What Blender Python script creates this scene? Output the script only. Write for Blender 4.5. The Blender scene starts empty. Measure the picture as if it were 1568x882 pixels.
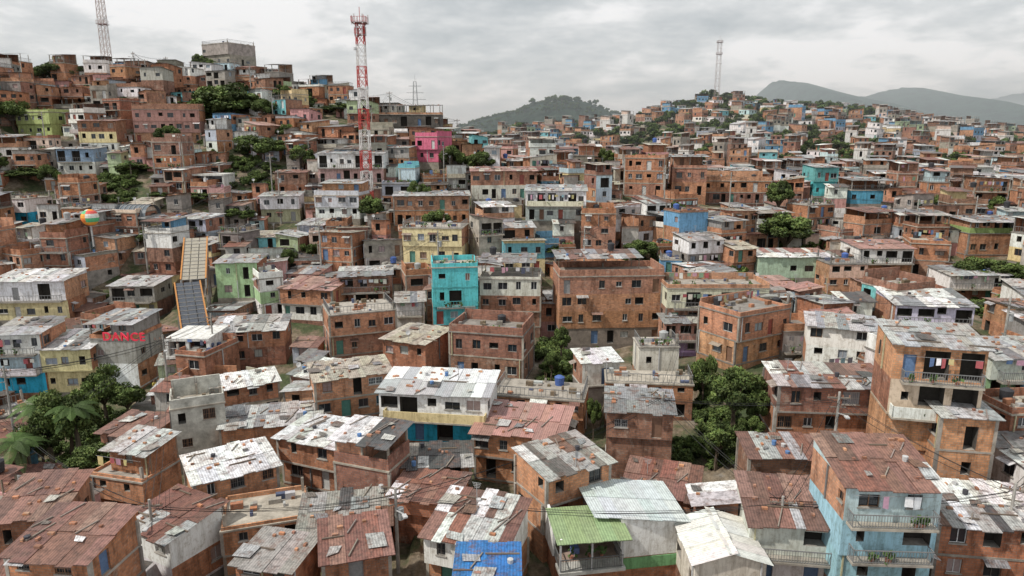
import bpy, math, random
import numpy as np
from mathutils import Vector, Matrix
R = random.Random(11)
scene = bpy.context.scene
scene.view_settings.view_transform = 'Standard'
scene.view_settings.look = 'None'
scene.view_settings.exposure = 0
COL = scene.collection
# ------------------------------------------------------------ camera
F = 1045.0; P = math.radians(12.2); SP, CP = math.sin(P), math.cos(P)
cd = bpy.data.cameras.new("camera"); cam = bpy.data.objects.new("camera", cd); COL.objects.link(cam)
cd.lens = 24.0; cd.sensor_width = 36; cd.clip_end = 20000; cd.clip_start = .5
cam.rotation_euler = (math.radians(90) - P, 0, 0); scene.camera = cam
def elev(v):
    yn = (441 - v) / F
    return (-SP + yn * CP) / (CP + yn * SP)
def azim(u, v):
    yn = (441 - v) / F
    return ((u - 784) / F) / (CP + yn * SP)
def proj(X, Y, Z):
    dep = Y * CP - Z * SP
    return 784 + F * X / dep, 441 - F * (Y * SP + Z * CP) / dep
# ------------------------------------------------------------ materials
def nmat(name):
    m = bpy.data.materials.new(name); m.use_nodes = True
    nt = m.node_tree; b = nt.nodes["Principled BSDF"]
    return m, nt, b
def mul(nt, a, b, fac=1.0, mode='MULTIPLY'):
    n = nt.nodes.new('ShaderNodeMixRGB'); n.blend_type = mode
    if isinstance(fac, float): n.inputs[0].default_value = fac
    else: nt.links.new(fac, n.inputs[0])
    for i, x in ((1, a), (2, b)):
        if isinstance(x, tuple): n.inputs[i].default_value = x
        else: nt.links.new(x, n.inputs[i])
    return n.outputs[0]
def ramp(nt, src, stops):
    r = nt.nodes.new('ShaderNodeValToRGB')
    while len(r.color_ramp.elements) < len(stops): r.color_ramp.elements.new(.5)
    for e, (p, c) in zip(r.color_ramp.elements, stops):
        e.position = p; e.color = c if isinstance(c, tuple) else (c, c, c, 1)
    nt.links.new(src, r.inputs[0]); return r.outputs[0]
def pos(nt, scale=(1, 1, 1)):
    g = nt.nodes.new('ShaderNodeNewGeometry'); m = nt.nodes.new('ShaderNodeMapping')
    m.inputs['Scale'].default_value = scale
    nt.links.new(g.outputs['Position'], m.inputs[0]); return m.outputs[0]
def noise(nt, vec, s, d=4, r=.6):
    n = nt.nodes.new('ShaderNodeTexNoise'); n.inputs['Scale'].default_value = s
    n.inputs['Detail'].default_value = d; n.inputs['Roughness'].default_value = r
    nt.links.new(vec, n.inputs['Vector']); return n.outputs['Fac']
def tint(nt):
    a = nt.nodes.new('ShaderNodeAttribute'); a.attribute_name = 'tint'; return a.outputs['Color']
def uvn(nt):
    return nt.nodes.new('ShaderNodeUVMap').outputs[0]
def bump(nt, b, h, s, d):
    bn = nt.nodes.new('ShaderNodeBump'); bn.inputs['Strength'].default_value = s; bn.inputs['Distance'].default_value = d
    nt.links.new(h, bn.inputs['Height']); nt.links.new(bn.outputs[0], b.inputs['Normal'])
def m_brick():
    m, nt, b = nmat("clay_brick"); uv = uvn(nt)
    br = nt.nodes.new('ShaderNodeTexBrick'); br.inputs['Scale'].default_value = 1
    br.inputs['Brick Width'].default_value = .36; br.inputs['Row Height'].default_value = .19
    br.inputs['Mortar Size'].default_value = .018; br.inputs['Mortar Smooth'].default_value = .2
    br.inputs['Color1'].default_value = (1.2, 1.12, 1.05, 1); br.inputs['Color2'].default_value = (.76, .73, .73, 1)
    br.inputs['Mortar'].default_value = (.64, .95, 1.25, 1)
    nt.links.new(uv, br.inputs['Vector'])
    c = mul(nt, tint(nt), br.outputs['Color'])
    c = mul(nt, c, ramp(nt, noise(nt, pos(nt), .55, 6, .7), [(.3, .66), (.7, 1.18)]))
    st = ramp(nt, noise(nt, pos(nt, (1.3, 1.3, .3)), 1.0, 5, .75), [(.36, (.52, .50, .49, 1)), (.52, (1, 1, 1, 1))])
    c = mul(nt, c, st)
    gp = ramp(nt, noise(nt, pos(nt), .8, 5, .8), [(.56, 0.), (.66, .55)])
    c = mul(nt, c, (.40, .32, .26, 1), gp, 'MIX')
    nt.links.new(c, b.inputs['Base Color']); b.inputs['Roughness'].default_value = .92
    b.inputs['Specular IOR Level'].default_value = .2
    bump(nt, b, br.outputs['Fac'], -.5, .02); return m
def m_plaster():
    m, nt, b = nmat("painted_plaster")
    c = mul(nt, tint(nt), ramp(nt, noise(nt, pos(nt, (1.8, 1.8, .25)), 1.0, 6, .8), [(.36, (.52, .49, .45, 1)), (.54, (1, 1, 1, 1))]), .75)
    c = mul(nt, c, ramp(nt, noise(nt, pos(nt), 2.2, 6, .75), [(.34, (.68, .65, .61, 1)), (.5, (1, 1, 1, 1))]))
    nt.links.new(c, b.inputs['Base Color']); b.inputs['Roughness'].default_value = .85
    b.inputs['Specular IOR Level'].default_value = .25; return m
def m_conc():
    m, nt, b = nmat("weathered_concrete")
    c = mul(nt, tint(nt), ramp(nt, noise(nt, pos(nt), .8, 6, .75), [(.3, (.40, .39, .37, 1)), (.68, (1.1, 1.08, 1.05, 1))]))
    nt.links.new(c, b.inputs['Base Color']); b.inputs['Roughness'].default_value = .95; return m
def m_sheet(name, rust, dark):
    m, nt, b = nmat(name); uv = uvn(nt)
    w = nt.nodes.new('ShaderNodeTexWave'); w.wave_type = 'BANDS'; w.bands_direction = 'X'
    w.inputs['Scale'].default_value = 1.6; w.inputs['Distortion'].default_value = 0.05
    nt.links.new(uv, w.inputs['Vector'])
    c = mul(nt, tint(nt), ramp(nt, w.outputs['Fac'], [(0., .80), (1., 1.06)]))
    rf = ramp(nt, noise(nt, pos(nt), .9, 8, .8), [(.51, 0.), (.61, rust)])
    c = mul(nt, c, (.16, .09, .068, 1), rf, 'MIX')
    c = mul(nt, c, ramp(nt, noise(nt, pos(nt), 2.4, 6, .8), [(.36, dark), (.56, 1.05)]))
    nt.links.new(c, b.inputs['Base Color']); b.inputs['Roughness'].default_value = .55
    bump(nt, b, w.outputs['Fac'], .5, .04); return m
def m_plain(name, rough, spec=.5):
    m, nt, b = nmat(name)
    c = mul(nt, tint(nt), ramp(nt, noise(nt, pos(nt), 4, 3, .7), [(.3, .75), (.65, 1.05)]))
    nt.links.new(c, b.inputs['Base Color']); b.inputs['Roughness'].default_value = rough
    b.inputs['Specular IOR Level'].default_value = spec; return m
def m_leaf():
    m, nt, b = nmat("foliage")
    c = mul(nt, tint(nt), ramp(nt, noise(nt, pos(nt), .6, 3, .6), [(.3, .6), (.7, 1.35)]))
    nt.links.new(c, b.inputs['Base Color']); b.inputs['Roughness'].default_value = .7
    b.inputs['Specular IOR Level'].default_value = .25; return m
BR, PL, CO, SH, VO, GL, PA, LF, SC = range(9)
MATS = [m_brick(), m_plaster(), m_conc(), m_sheet("corrugated_sheet", .72, .42), m_plain("dark_interior", .95, .1), m_plain("window_glass", .12, .6), m_plain("paint_and_fabric", .7), m_leaf(), m_sheet("clean_corrugated_sheet", .15, .72)]
# ------------------------------------------------------------ mesh builder
class B:
    def __init__(s): s.v = []; s.m = []; s.c = []; s.uv = []
    def quad(s, a, b, c, d, mat, col, uv=None):
        s.v += (a, b, c, d); s.m.append(mat); s.c.append(col)
        if uv is None:
            ex = (b[0]-a[0], b[1]-a[1], b[2]-a[2]); ey = (d[0]-a[0], d[1]-a[1], d[2]-a[2])
            lx = math.sqrt(ex[0]**2+ex[1]**2+ex[2]**2); ly = math.sqrt(ey[0]**2+ey[1]**2+ey[2]**2)
            u0 = a[0]+a[1]; v0 = a[2]
            uv = ((u0, v0), (u0+lx, v0), (u0+lx, v0+ly), (u0, v0+ly))
        s.uv += uv
    def box(s, x0, x1, y0, y1, z0, z1, mat, col, bottom=True):
        q = s.quad
        q((x0,y0,z0),(x1,y0,z0),(x1,y0,z1),(x0,y0,z1),mat,col)
        q((x1,y0,z0),(x1,y1,z0),(x1,y1,z1),(x1,y0,z1),mat,col)
        q((x1,y1,z0),(x0,y1,z0),(x0,y1,z1),(x1,y1,z1),mat,col)
        q((x0,y1,z0),(x0,y0,z0),(x0,y0,z1),(x0,y1,z1),mat,col)
        q((x0,y0,z1),(x1,y0,z1),(x1,y1,z1),(x0,y1,z1),mat,col)
        if bottom: q((x0,y1,z0),(x1,y1,z0),(x1,y0,z0),(x0,y0,z0),mat,col)
    def strut(s, p, q, r, mat, col):
        p = Vector(p); q = Vector(q); d = (q-p)
        if d.length < 1e-6: return
        d.normalize(); a = d.cross(Vector((0,0,1)))
        if a.length < .05: a = d.cross(Vector((1,0,0)))
        a.normalize(); b = d.cross(a)
        r2 = r if isinstance(r, tuple) else (r, r)
        A = [tuple(p + (a*i + b*j)*r2[0]) for i, j in ((1,1),(-1,1),(-1,-1),(1,-1))]
        C = [tuple(q + (a*i + b*j)*r2[1]) for i, j in ((1,1),(-1,1),(-1,-1),(1,-1))]
        for i in range(4):
            k = (i+1) % 4; s.quad(A[i], A[k], C[k], C[i], mat, col)
        s.quad(C[0], C[1], C[2], C[3], mat, col)
    def cyl(s, x, y, z0, z1, r0, r1, n, mat, col, cap=True):
        for i in range(n):
            a0 = 2*math.pi*i/n; a1 = 2*math.pi*(i+1)/n
            p = [(x+r0*math.cos(a0), y+r0*math.sin(a0), z0), (x+r0*math.cos(a1), y+r0*math.sin(a1), z0),
                 (x+r1*math.cos(a1), y+r1*math.sin(a1), z1), (x+r1*math.cos(a0), y+r1*math.sin(a0), z1)]
            s.quad(*p, mat, col)
            if cap: s.quad(p[3], p[2], (x, y, z1+r1*.15), (x, y, z1+r1*.15), mat, col)
    def mesh(s, name):
        n = len(s.m); me = bpy.data.meshes.new(name)
        me.vertices.add(4*n); me.vertices.foreach_set('co', np.array(s.v, dtype=np.float32).ravel())
        me.loops.add(4*n); me.loops.foreach_set('vertex_index', np.arange(4*n, dtype=np.int32))
        me.polygons.add(n); me.polygons.foreach_set('loop_start', np.arange(0, 4*n, 4, dtype=np.int32))
        me.polygons.foreach_set('material_index', np.array(s.m, dtype=np.int32))
        me.update(calc_edges=True)
        uvl = me.uv_layers.new(name='UVMap'); uvl.data.foreach_set('uv', np.array(s.uv, dtype=np.float32).ravel())
        ca = me.color_attributes.new('tint', 'FLOAT_COLOR', 'CORNER')
        c = np.ones((n, 4), dtype=np.float32); c[:, :3] = np.array([x[:3] for x in s.c], dtype=np.float32)
        ca.data.foreach_set('color', np.repeat(c, 4, axis=0).ravel())
        for m in MATS: me.materials.append(m)
        return me
def obj(name, me, loc=(0,0,0), yaw=0, parent=None, sc=None):
    o = bpy.data.objects.new(name, me); o.location = loc; o.rotation_euler = (0, 0, yaw)
    if sc: o.scale = sc
    if parent: o.parent = parent
    COL.objects.link(o); return o
def jit(c, a=.12):
    k = 1 + R.uniform(-a, a); return tuple(max(.01, x*k*(1+R.uniform(-.04, .04))) for x in c)
GREY = [(.42,.43,.43),(.30,.31,.32),(.52,.52,.51),(.22,.22,.22),(.44,.42,.39)]
WHT = [(.80,.80,.78),(.70,.71,.71),(.76,.75,.72),(.6,.6,.58)]
RUST = [(.21,.095,.07),(.25,.13,.10),(.16,.09,.07),(.30,.18,.14),(.18,.09,.07),(.24,.105,.075)]
MIX = GREY + WHT[:1] + RUST[:4] + [(.35,.3,.26)]
JUNK = [(.08,.08,.08),(.66,.66,.64),(.20,.18,.16),(.33,.31,.28),(.18,.10,.07),(.42,.42,.40),(.12,.11,.10),(.16,.14,.12)]
PINK = [(.40,.22,.185),(.43,.27,.225),(.35,.19,.16)]
PGREEN = [(.30,.38,.20),(.33,.41,.23)]
BEIG = [(.50,.45,.36),(.44,.40,.33)]
BRK = [(.52,.245,.135),(.47,.215,.12),(.56,.28,.16),(.39,.185,.115),(.46,.24,.155),(.34,.175,.12),(.58,.31,.185),(.41,.225,.16)]
PAINT = [(.80,.80,.78)]*8 + [(.72,.67,.54),(.66,.54,.30),(.20,.50,.54),(.16,.34,.52),(.44,.54,.34),(.60,.34,.32),(.46,.43,.40),(.30,.29,.28),(.52,.66,.70),(.66,.50,.42),(.44,.48,.55)]
CONC = [(.38,.35,.31),(.43,.40,.36),(.28,.26,.24),(.46,.42,.36)]
CLOTH = [(.72,.72,.74),(.13,.22,.42),(.42,.1,.11),(.55,.48,.22),(.1,.1,.13),(.25,.4,.45),(.5,.28,.36),(.78,.78,.78),(.2,.3,.2),(.7,.68,.6),(.08,.09,.14),(.3,.3,.33)]
FRAME = [(.72,.72,.72),(.15,.15,.15),(.25,.14,.08),(.5,.5,.5),(.12,.11,.10)]
DOORC = [(.2,.11,.07),(.55,.55,.53),(.12,.2,.35),(.3,.3,.3),(.3,.08,.06),(.1,.25,.2)]
def facade(b, o, ux, n, w, z0, z1, ops, mat, col, lod):
    def pt(s, z, dp=0): return (o[0]+ux[0]*s-n[0]*dp, o[1]+ux[1]*s-n[1]*dp, z)
    xs = sorted(set([0, w] + [q[0] for q in ops] + [q[1] for q in ops]))
    for i in range(len(xs)-1):
        a, c = xs[i], xs[i+1]
        if c-a < 1e-4: continue
        mid = (a+c)/2; hs = [q for q in ops if q[0] < mid < q[1]]
        zz = [z0]
        for q in sorted(hs, key=lambda q: q[2]): zz += [q[2], q[3]]
        zz.append(z1)
        for k in range(0, len(zz), 2):
            if zz[k+1]-zz[k] > 1e-4:
                u0 = o[0]+o[1]+a
                b.quad(pt(a,zz[k]), pt(c,zz[k]), pt(c,zz[k+1]), pt(a,zz[k+1]), mat, col, ((u0,zz[k]),(u0+c-a,zz[k]),(u0+c-a,zz[k+1]),(u0,zz[k+1])))
    for (a, c, zb, zt, ty) in ops:
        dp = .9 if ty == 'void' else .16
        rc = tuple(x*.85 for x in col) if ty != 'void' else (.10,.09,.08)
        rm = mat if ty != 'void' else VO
        b.quad(pt(a,zb), pt(c,zb), pt(c,zb,dp), pt(a,zb,dp), CO, (.36,.34,.31))
        b.quad(pt(a,zt,dp), pt(c,zt,dp), pt(c,zt), pt(a,zt), rm, rc)
        b.quad(pt(a,zb), pt(a,zb,dp), pt(a,zt,dp), pt(a,zt), rm, rc)
        b.quad(pt(c,zb,dp), pt(c,zb), pt(c,zt), pt(c,zt,dp), rm, rc)
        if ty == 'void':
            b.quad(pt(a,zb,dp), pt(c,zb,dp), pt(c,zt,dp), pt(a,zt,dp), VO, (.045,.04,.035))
        elif ty == 'door':
            b.quad(pt(a,zb,dp), pt(c,zb,dp), pt(c,zt,dp), pt(a,zt,dp), PA, R.choice(DOORC))
        else:
            if R.random() < .2:
                b.quad(pt(a,zb,dp), pt(c,zb,dp), pt(c,zt,dp), pt(a,zt,dp), PA, jit(R.choice([(.4,.4,.38),(.3,.2,.15),(.3,.35,.4),(.40,.3,.28)])))
            else:
                b.quad(pt(a,zb,dp), pt(c,zb,dp), pt(c,zt,dp), pt(a,zt,dp), GL, (.03,.035,.04))
        if lod < 2 and ty == 'win':
            fc = R.choice(FRAME); t = .05
            def bar(s0, s1, h0, h1):
                b.quad(pt(s0,h0,dp-.05), pt(s1,h0,dp-.05), pt(s1,h1,dp-.05), pt(s0,h1,dp-.05), PA, fc)
                b.quad(pt(s0,h0,dp-.05), pt(s0,h0,dp), pt(s0,h1,dp), pt(s0,h1,dp-.05), PA, fc)
            bar(a, c, zb, zb+t); bar(a, c, zt-t, zt); bar(a, a+t, zb+t, zt-t); bar(c-t, c, zb+t, zt-t)
            mm = (a+c)/2; bar(mm-t/2, mm+t/2, zb+t, zt-t)
            if lod == 0 and R.random() < .5:
                k = int((c-a)/.16)
                for j in range(1, k):
                    s0 = a+(c-a)*j/k
                    b.quad(pt(s0-.012,zb,-.04), pt(s0+.012,zb,-.04), pt(s0+.012,zt,-.04), pt(s0-.012,zt,-.04), PA, fc)
                for h in (zb+.02, (zb+zt)/2, zt-.04):
                    b.quad(pt(a,h,-.045), pt(c,h,-.045), pt(c,h+.025,-.045), pt(a,h+.025,-.045), PA, fc)
            if lod == 0 or R.random() < .4:
                p = [pt(a-.08,zb-.10,-.07), pt(c+.08,zb-.10,-.07), pt(c+.08,zb-.003,-.07), pt(a-.08,zb-.003,-.07)]
                p2 = [pt(a-.08,zb-.10,.01), pt(c+.08,zb-.10,.01), pt(c+.08,zb-.003,.01), pt(a-.08,zb-.003,.01)]
                sc = (.45,.43,.40)
                b.quad(*p, CO, sc); b.quad(p[3], p[2], p2[2], p2[3], CO, sc); b.quad(p2[0], p2[1], p[1], p[0], CO, sc)
            if R.random() < .15:
                b.quad(pt(a-.2,zt+.05,-.7), pt(c+.2,zt+.05,-.7), pt(c+.2,zt+.3,0), pt(a-.2,zt+.3,0), SH, jit(R.choice(MIX)))
    if lod < 2 and w > 3 and R.random() < .3:
        s = R.choice([.35, w-.35, w*.5]); p0 = pt(s, z0, -.07); p1 = pt(s, z1, -.07)
        if not any(q[0]-.1 < s < q[1]+.1 for q in ops): b.strut(p0, p1, .05, PA, R.choice([(.5,.47,.3),(.55,.55,.55),(.2,.2,.2)]))
def mkops(w, zf, fh, dens, ground=False, big=False):
    ops = []; n = max(1, int(w/R.uniform(1.7,2.4))); sl = w/n
    dens *= R.choice([.65, .9, 1., 1.1])
    for i in range(n):
        if R.random() > dens: continue
        cx = sl*(i+.5)+R.uniform(-.2, .2)*sl*.7
        t = R.random()
        if (ground and t < .35) or (t < .12): ww, zb, zt, ty = R.uniform(.85,1.0), zf+.16, zf+2.1, 'door' if R.random() < .6 else 'void'
        elif big and t < .6: ww, zb, zt, ty = min(sl-.4, R.uniform(1.5,2.4)), zf+R.choice([.16,.9]), zf+fh-.45, 'void'
        elif t < .78: ww, zb, zt, ty = R.uniform(.6, 1.5), zf+R.uniform(.85,1.1), zf+R.uniform(1.8,2.2), 'win'
        else: ww, zb, zt, ty = R.uniform(.5, 1.3), zf+R.uniform(.85,1.3), zf+R.uniform(1.9,2.15), 'void'
        ww = min(ww, sl-.3); zt = min(zt, zf+fh-.25)
        if ww < .3 or zt-zb < .3: continue
        a = max(.2, cx-ww/2); c = min(w-.2, cx+ww/2)
        if ops and a < ops[-1][1]+.12: continue
        if c-a > .3: ops.append((a, c, zb, zt, ty))
    return ops
def sheets(b, c00, c10, c11, c01, pal, lod, ov=.05, mess=1.0, mat=SH):
    c00, c10, c11, c01 = map(Vector, (c00, c10, c11, c01))
    W = (c10-c00).length; L = (c01-c00).length
    def bl(s, t): return (c00*(1-s)+c10*s)*(1-t)+(c01*(1-s)+c11*s)*t
    sw = [.85, 1.0, 1.7][lod]; ns = max(2, int(W/sw)); nt_ = max(1, int(L/[2.0, 2.4, 4.0][lod]))
    os_ = .3/W; ot = .35/L
    base = R.choice(pal); uni = R.uniform(.3, .75) if mess > .5 else .95
    sc = [0]+[ (i+R.uniform(-.25,.25)*mess)/ns for i in range(1, ns)]+[1]
    for j in range(nt_):
        rowc = R.choice(pal) if R.random() < .5 else base
        for i in range(ns):
            s0 = -os_+(1+2*os_)*sc[i]; s1 = -os_+(1+2*os_)*sc[i+1]
            t0 = -ot+(1+2*ot)*j/nt_; t1 = -ot+(1+2*ot)*(j+1)/nt_
            t0 += R.uniform(-.35, .1)/L*mess
            if j == nt_-1: t1 += R.uniform(-.15, .2)/L*mess
            col = jit(rowc if R.random() < uni else R.choice(pal), .16 if mess > .5 else .04)
            dz = .02+.02*(i % 2)+R.uniform(0, .035)*mess
            zf_ = .035 if j > 0 else 0
            A = bl(s0, t0); Bq = bl(s1+.04/W, t0); C = bl(s1+.04/W, t1); D = bl(s0, t1)
            for q, e in ((A,zf_),(Bq,zf_+R.uniform(0,.03)*mess),(C,0),(D,0)): q.z += dz+e
            u0 = s0*W
            b.quad(tuple(A), tuple(Bq), tuple(C), tuple(D), mat, col, ((u0,t0*L),(u0+(s1-s0)*W,t0*L),(u0+(s1-s0)*W,t1*L),(u0,t1*L)))
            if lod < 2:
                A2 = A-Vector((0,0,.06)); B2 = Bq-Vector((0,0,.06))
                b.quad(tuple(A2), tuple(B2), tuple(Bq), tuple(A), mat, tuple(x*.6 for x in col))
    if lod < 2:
        for _ in range(int((W*L)/ (1.9 if lod == 0 else 4) * (mess if mess > .5 else 0))):
            p = bl(R.uniform(.03,.97), R.uniform(.03,.97)); x, y, z = p
            k = R.random()
            if k < .5:
                a, c = R.choice([(.14,.09),(.09,.16),(.2,.12),(.1,.1)])
                b.box(x-a, x+a, y-c, y+c, z+.04, z+.2, BR if R.random() < .6 else CO, jit(R.choice(BRK)))
            elif k < .75:
                a = R.uniform(.4,1.4)
                if R.random() < .4: b.box(x-a, x+a, y-.05, y+.05, z+.06, z+.15, PA, jit((.16,.12,.09)))
                else: b.strut((x-.4,y-a*.8,z+.12-(c01.z-c00.z)/L*a*.8),(x+.3,y+a*.8,z+.14+ (c01.z-c00.z)/L*a*.8), .04, PA, jit((.24,.2,.17)))
            elif k < .95:
                a = R.uniform(.25,.8); sl = (c01.z-c00.z)/L
                dx, dy = a*R.uniform(.6,1), a*R.uniform(.5,1); rx = R.uniform(-.3,.3)
                hh = z+.12+R.uniform(0,.1)
                b.quad((x-dx,y-dy+rx*.4,hh-sl*dy),(x+dx,y-dy-rx*.4,hh-sl*dy+.05),(x+dx-rx,y+dy,hh+sl*dy),(x-dx-rx,y+dy,hh+sl*dy+.06), SH, jit(R.choice(JUNK+GREY)))
            else:
                b.cyl(x, y, z+.05, z+R.uniform(.2,.5), .18, .2, 8, PA, R.choice([(.05,.05,.06),(.1,.2,.4),(.5,.5,.5)]))
def laundry(b, x0, x1, y, z, dens=.8):
    b.strut((x0,y,z),(x1,y,z), .012, PA, (.3,.3,.3)); x = x0+R.uniform(.1,.8)
    while x < x1-.4:
        w = R.uniform(.25,.7); h = R.uniform(.4,.95)
        if R.random() < dens:
            c = jit(R.choice(CLOTH)); x2 = min(x+w, x1)
            b.quad((x,y,z-h),(x2,y+R.uniform(-.1,.1),z-h+R.uniform(-.08,.08)),(x2,y,z),(x,y,z), PA, c)
        x += w+R.uniform(.03,.35)
def tank(b, x, y, z):
    c = R.choice([(.03,.03,.035),(.03,.03,.035),(.06,.12,.35),(.35,.36,.36)])
    b.cyl(x, y, z, z+.9, .48, .56, 12, PA, c, False); b.cyl(x, y, z+.9, z+1.08, .56, .25, 12, PA, c)
def dish(b, x, y, z):
    b.strut((x,y,z),(x,y,z+.9), .03, PA, (.4,.4,.4))
    cx, cy, cz = x, y-.1, z+1.0; n = 10
    d = Vector((.3,-.8,.5)).normalized(); a = d.cross(Vector((0,0,1))).normalized(); e = a.cross(d)
    for i in range(n):
        t0 = 2*math.pi*i/n; t1 = 2*math.pi*(i+1)/n; c = Vector((cx,cy,cz))
        p0 = c+(a*math.cos(t0)+e*math.sin(t0))*.3+d*.1; p1 = c+(a*math.cos(t1)+e*math.sin(t1))*.3+d*.1
        b.quad(tuple(c), tuple(p0), tuple(p1), tuple(c), PA, (.4,.4,.4))
def railing(b, x0, x1, y0, y1, z, col, lod, solid=None):
    segs = [((x0,y0),(x1,y0)),((x0,y1),(x0,y0)),((x1,y0),(x1,y1))]
    for (p, q) in segs:
        if solid:
            xx = sorted((p[0],q[0])); yy = sorted((p[1],q[1]))
            b.box(xx[0]-.003, xx[1]+.09, yy[0]-.003, yy[1]+.09, z, z+.9, solid[0], solid[1])
            continue
        b.strut((p[0],p[1],z+.95),(q[0],q[1],z+.95), .03, PA, col)
        b.strut((p[0],p[1],z+.1),(q[0],q[1],z+.1), .02, PA, col)
        L = math.dist(p, q); st = .18 if lod == 0 else .45
        for k in range(int(L/st)+1):
            f = k*st/L
            if f <= 1: x, y = p[0]+(q[0]-p[0])*f, p[1]+(q[1]-p[1])*f; b.strut((x,y,z+.1),(x,y,z+.95), .014 if lod == 0 else .02, PA, col)
def plants(b, x0, x1, y, z, n):
    for _ in range(n):
        px = R.uniform(x0, x1); b.cyl(px, y, z, z+.28, .12, .16, 6, PA, (.35,.15,.1))
        for _k in range(14):
            a = Vector((px,y,z+.5))+Vector((R.gauss(0,.17),R.gauss(0,.12),R.gauss(0,.18)))
            e1 = Vector((R.gauss(0,1),R.gauss(0,1),R.gauss(0,1))).normalized()*.14; e2 = e1.orthogonal()
            b.quad(tuple(a-e1),tuple(a-e2),tuple(a+e1),tuple(a+e2), LF, (.07,.12,.035))
def house(b, w, dep, floors, fh, walls, roof, pal, rise, found, lod, dens=.9, balc=(), big=False, railc=(.2,.2,.2), ov=None, laun=.2, rm=SH):
    X = w/2; Y = dep/2; q = b.quad
    if ov is None: ov = R.choice([0,0,.3,.5])
    fm, fc = walls[0]
    if fm == PL: fm, fc = (CO, R.choice(CONC)) if R.random() < .6 else (BR, R.choice(BRK))
    for (a, c) in (((-X,-Y),(X,-Y)),((X,-Y),(X,Y)),((X,Y),(-X,Y)),((-X,Y),(-X,-Y))):
        q((a[0],a[1],-found),(c[0],c[1],-found),(c[0],c[1],0),(a[0],a[1],0), fm, tuple(x*.8 for x in fc))
    H = floors*fh; yf = -Y; banded = R.random() < .6
    for i in range(floors):
        m, c = walls[min(i, len(walls)-1)]
        z0 = i*fh; z1 = z0+fh; y0 = -Y-(ov if i > 0 else 0); db = dens*(1.1 if i else 1)
        of = mkops(w, z0, fh, min(1, db), i == 0, big or (i in balc))
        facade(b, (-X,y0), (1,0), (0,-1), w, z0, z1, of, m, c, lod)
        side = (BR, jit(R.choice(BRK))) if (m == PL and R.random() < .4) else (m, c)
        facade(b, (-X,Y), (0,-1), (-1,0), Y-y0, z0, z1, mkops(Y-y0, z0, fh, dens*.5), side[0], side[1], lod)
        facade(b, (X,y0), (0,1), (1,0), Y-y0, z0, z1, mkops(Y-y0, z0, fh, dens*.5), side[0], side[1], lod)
        q((X,Y,z0),(-X,Y,z0),(-X,Y,z1),(X,Y,z1), m, c)
        cc = R.choice(CONC)
        if i > 0 and ov > 0: q((-X,-Y,z0),(X,-Y,z0),(X,y0,z0),(-X,y0,z0), CO, cc)
        if (m == BR and banded) or (m != BR and R.random() < .3):
            t = .045; bc = cc if m == BR else tuple(x*.8 for x in c)
            b.box(-X-t, X+t, y0-t, Y+t, z0-.07, z0+.1, CO, bc)
            if m == BR and lod < 2:
                for xx in (-X, X):
                    b.box(xx-.12, xx+.12, y0-.025, y0+.2, z0+.1, z1-.07, CO, bc)
                    b.box(xx-.14, xx+.14, Y-.2, Y+.025, z0+.1, z1-.07, CO, bc)
        if i in balc:
            bd = .95; x0 = -X+R.uniform(0,.1)*w; x1 = X-R.uniform(0,.1)*w
            b.box(x0, x1, y0-bd, y0-.047, z0-.14, z0+.02, CO, cc)
            sol = (m, jit(R.choice(PAINT))) if R.random() < .3 and m == PL else None
            railing(b, x0+.05, x1-.05, y0-bd+.05, y0-.08, z0+.02, railc, lod, sol)
            if R.random() < .45: laundry(b, x0+.2, x1-.2, y0-bd*.5, z0+2.1, .7)
            if lod < 2 and R.random() < .6: plants(b, x0+.3, x1-.3, y0-bd+.25, z0+.02, 3)
        yf = y0
    wm, wc = walls[-1]; ro = roof
    if ro in ('F','B','L','R'):
        z = {'F': (0,0,rise,rise), 'B': (rise,rise,0,0), 'L': (0,rise,rise,0), 'R': (rise,0,0,rise)}[ro]
        C = [(-X,yf),(X,yf),(X,Y),(-X,Y)]
        for k in range(4):
            a, c = C[k], C[(k+1) % 4]; ha, hc = z[k], z[(k+1) % 4]
            if ha or hc: q((a[0],a[1],H),(c[0],c[1],H),(c[0],c[1],H+hc),(a[0],a[1],H+ha), wm, wc)
        P4 = [(C[k][0],C[k][1],H+z[k]) for k in range(4)]
        if ro in 'FB': sheets(b, P4[0], P4[1], P4[2], P4[3], pal, lod, mat=rm)
        else: sheets(b, P4[3], P4[0], P4[1], P4[2], pal, lod, mat=rm)
        if lod < 2 and R.random() < .15: dish(b, R.uniform(-.8,.8)*X, yf+.3, H+rise*.2)
        if lod < 2 and R.random() < .3:
            xx = R.uniform(-.8,.8)*X; hh = H+rise+R.uniform(1,2.2); b.strut((xx,.2,H),(xx,.2,hh), .02, PA, (.35,.35,.35))
            for k in range(4): b.strut((xx-.35+.05*k,.2,hh-.12*k),(xx+.35-.05*k,.2,hh-.12*k), .012, PA, (.4,.4,.4))
    elif ro == 'GY':
        for sy in (yf, Y): q((-X,sy,H),(X,sy,H),(0,sy,H+rise),(0,sy,H+rise), wm, wc)
        sheets(b, (-X,Y,H),(-X,yf,H),(0,yf,H+rise),(0,Y,H+rise), pal, lod, mess=.15, mat=SC)
        sheets(b, (X,yf,H),(X,Y,H),(0,Y,H+rise),(0,yf,H+rise), pal, lod, mess=.15, mat=SC)
    else:
        cc = R.choice(CONC)
        b.box(-X-.1, X+.1, yf-.12, Y+.1, H, H+.15, CO, cc)
        z = H+.15
        ph = R.choice([.25,.5,.9,.9]) if ro != 'T' else R.choice([.5,.9]); pm, pc = (wm, wc) if R.random() < .7 else (BR, R.choice(BRK))
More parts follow.
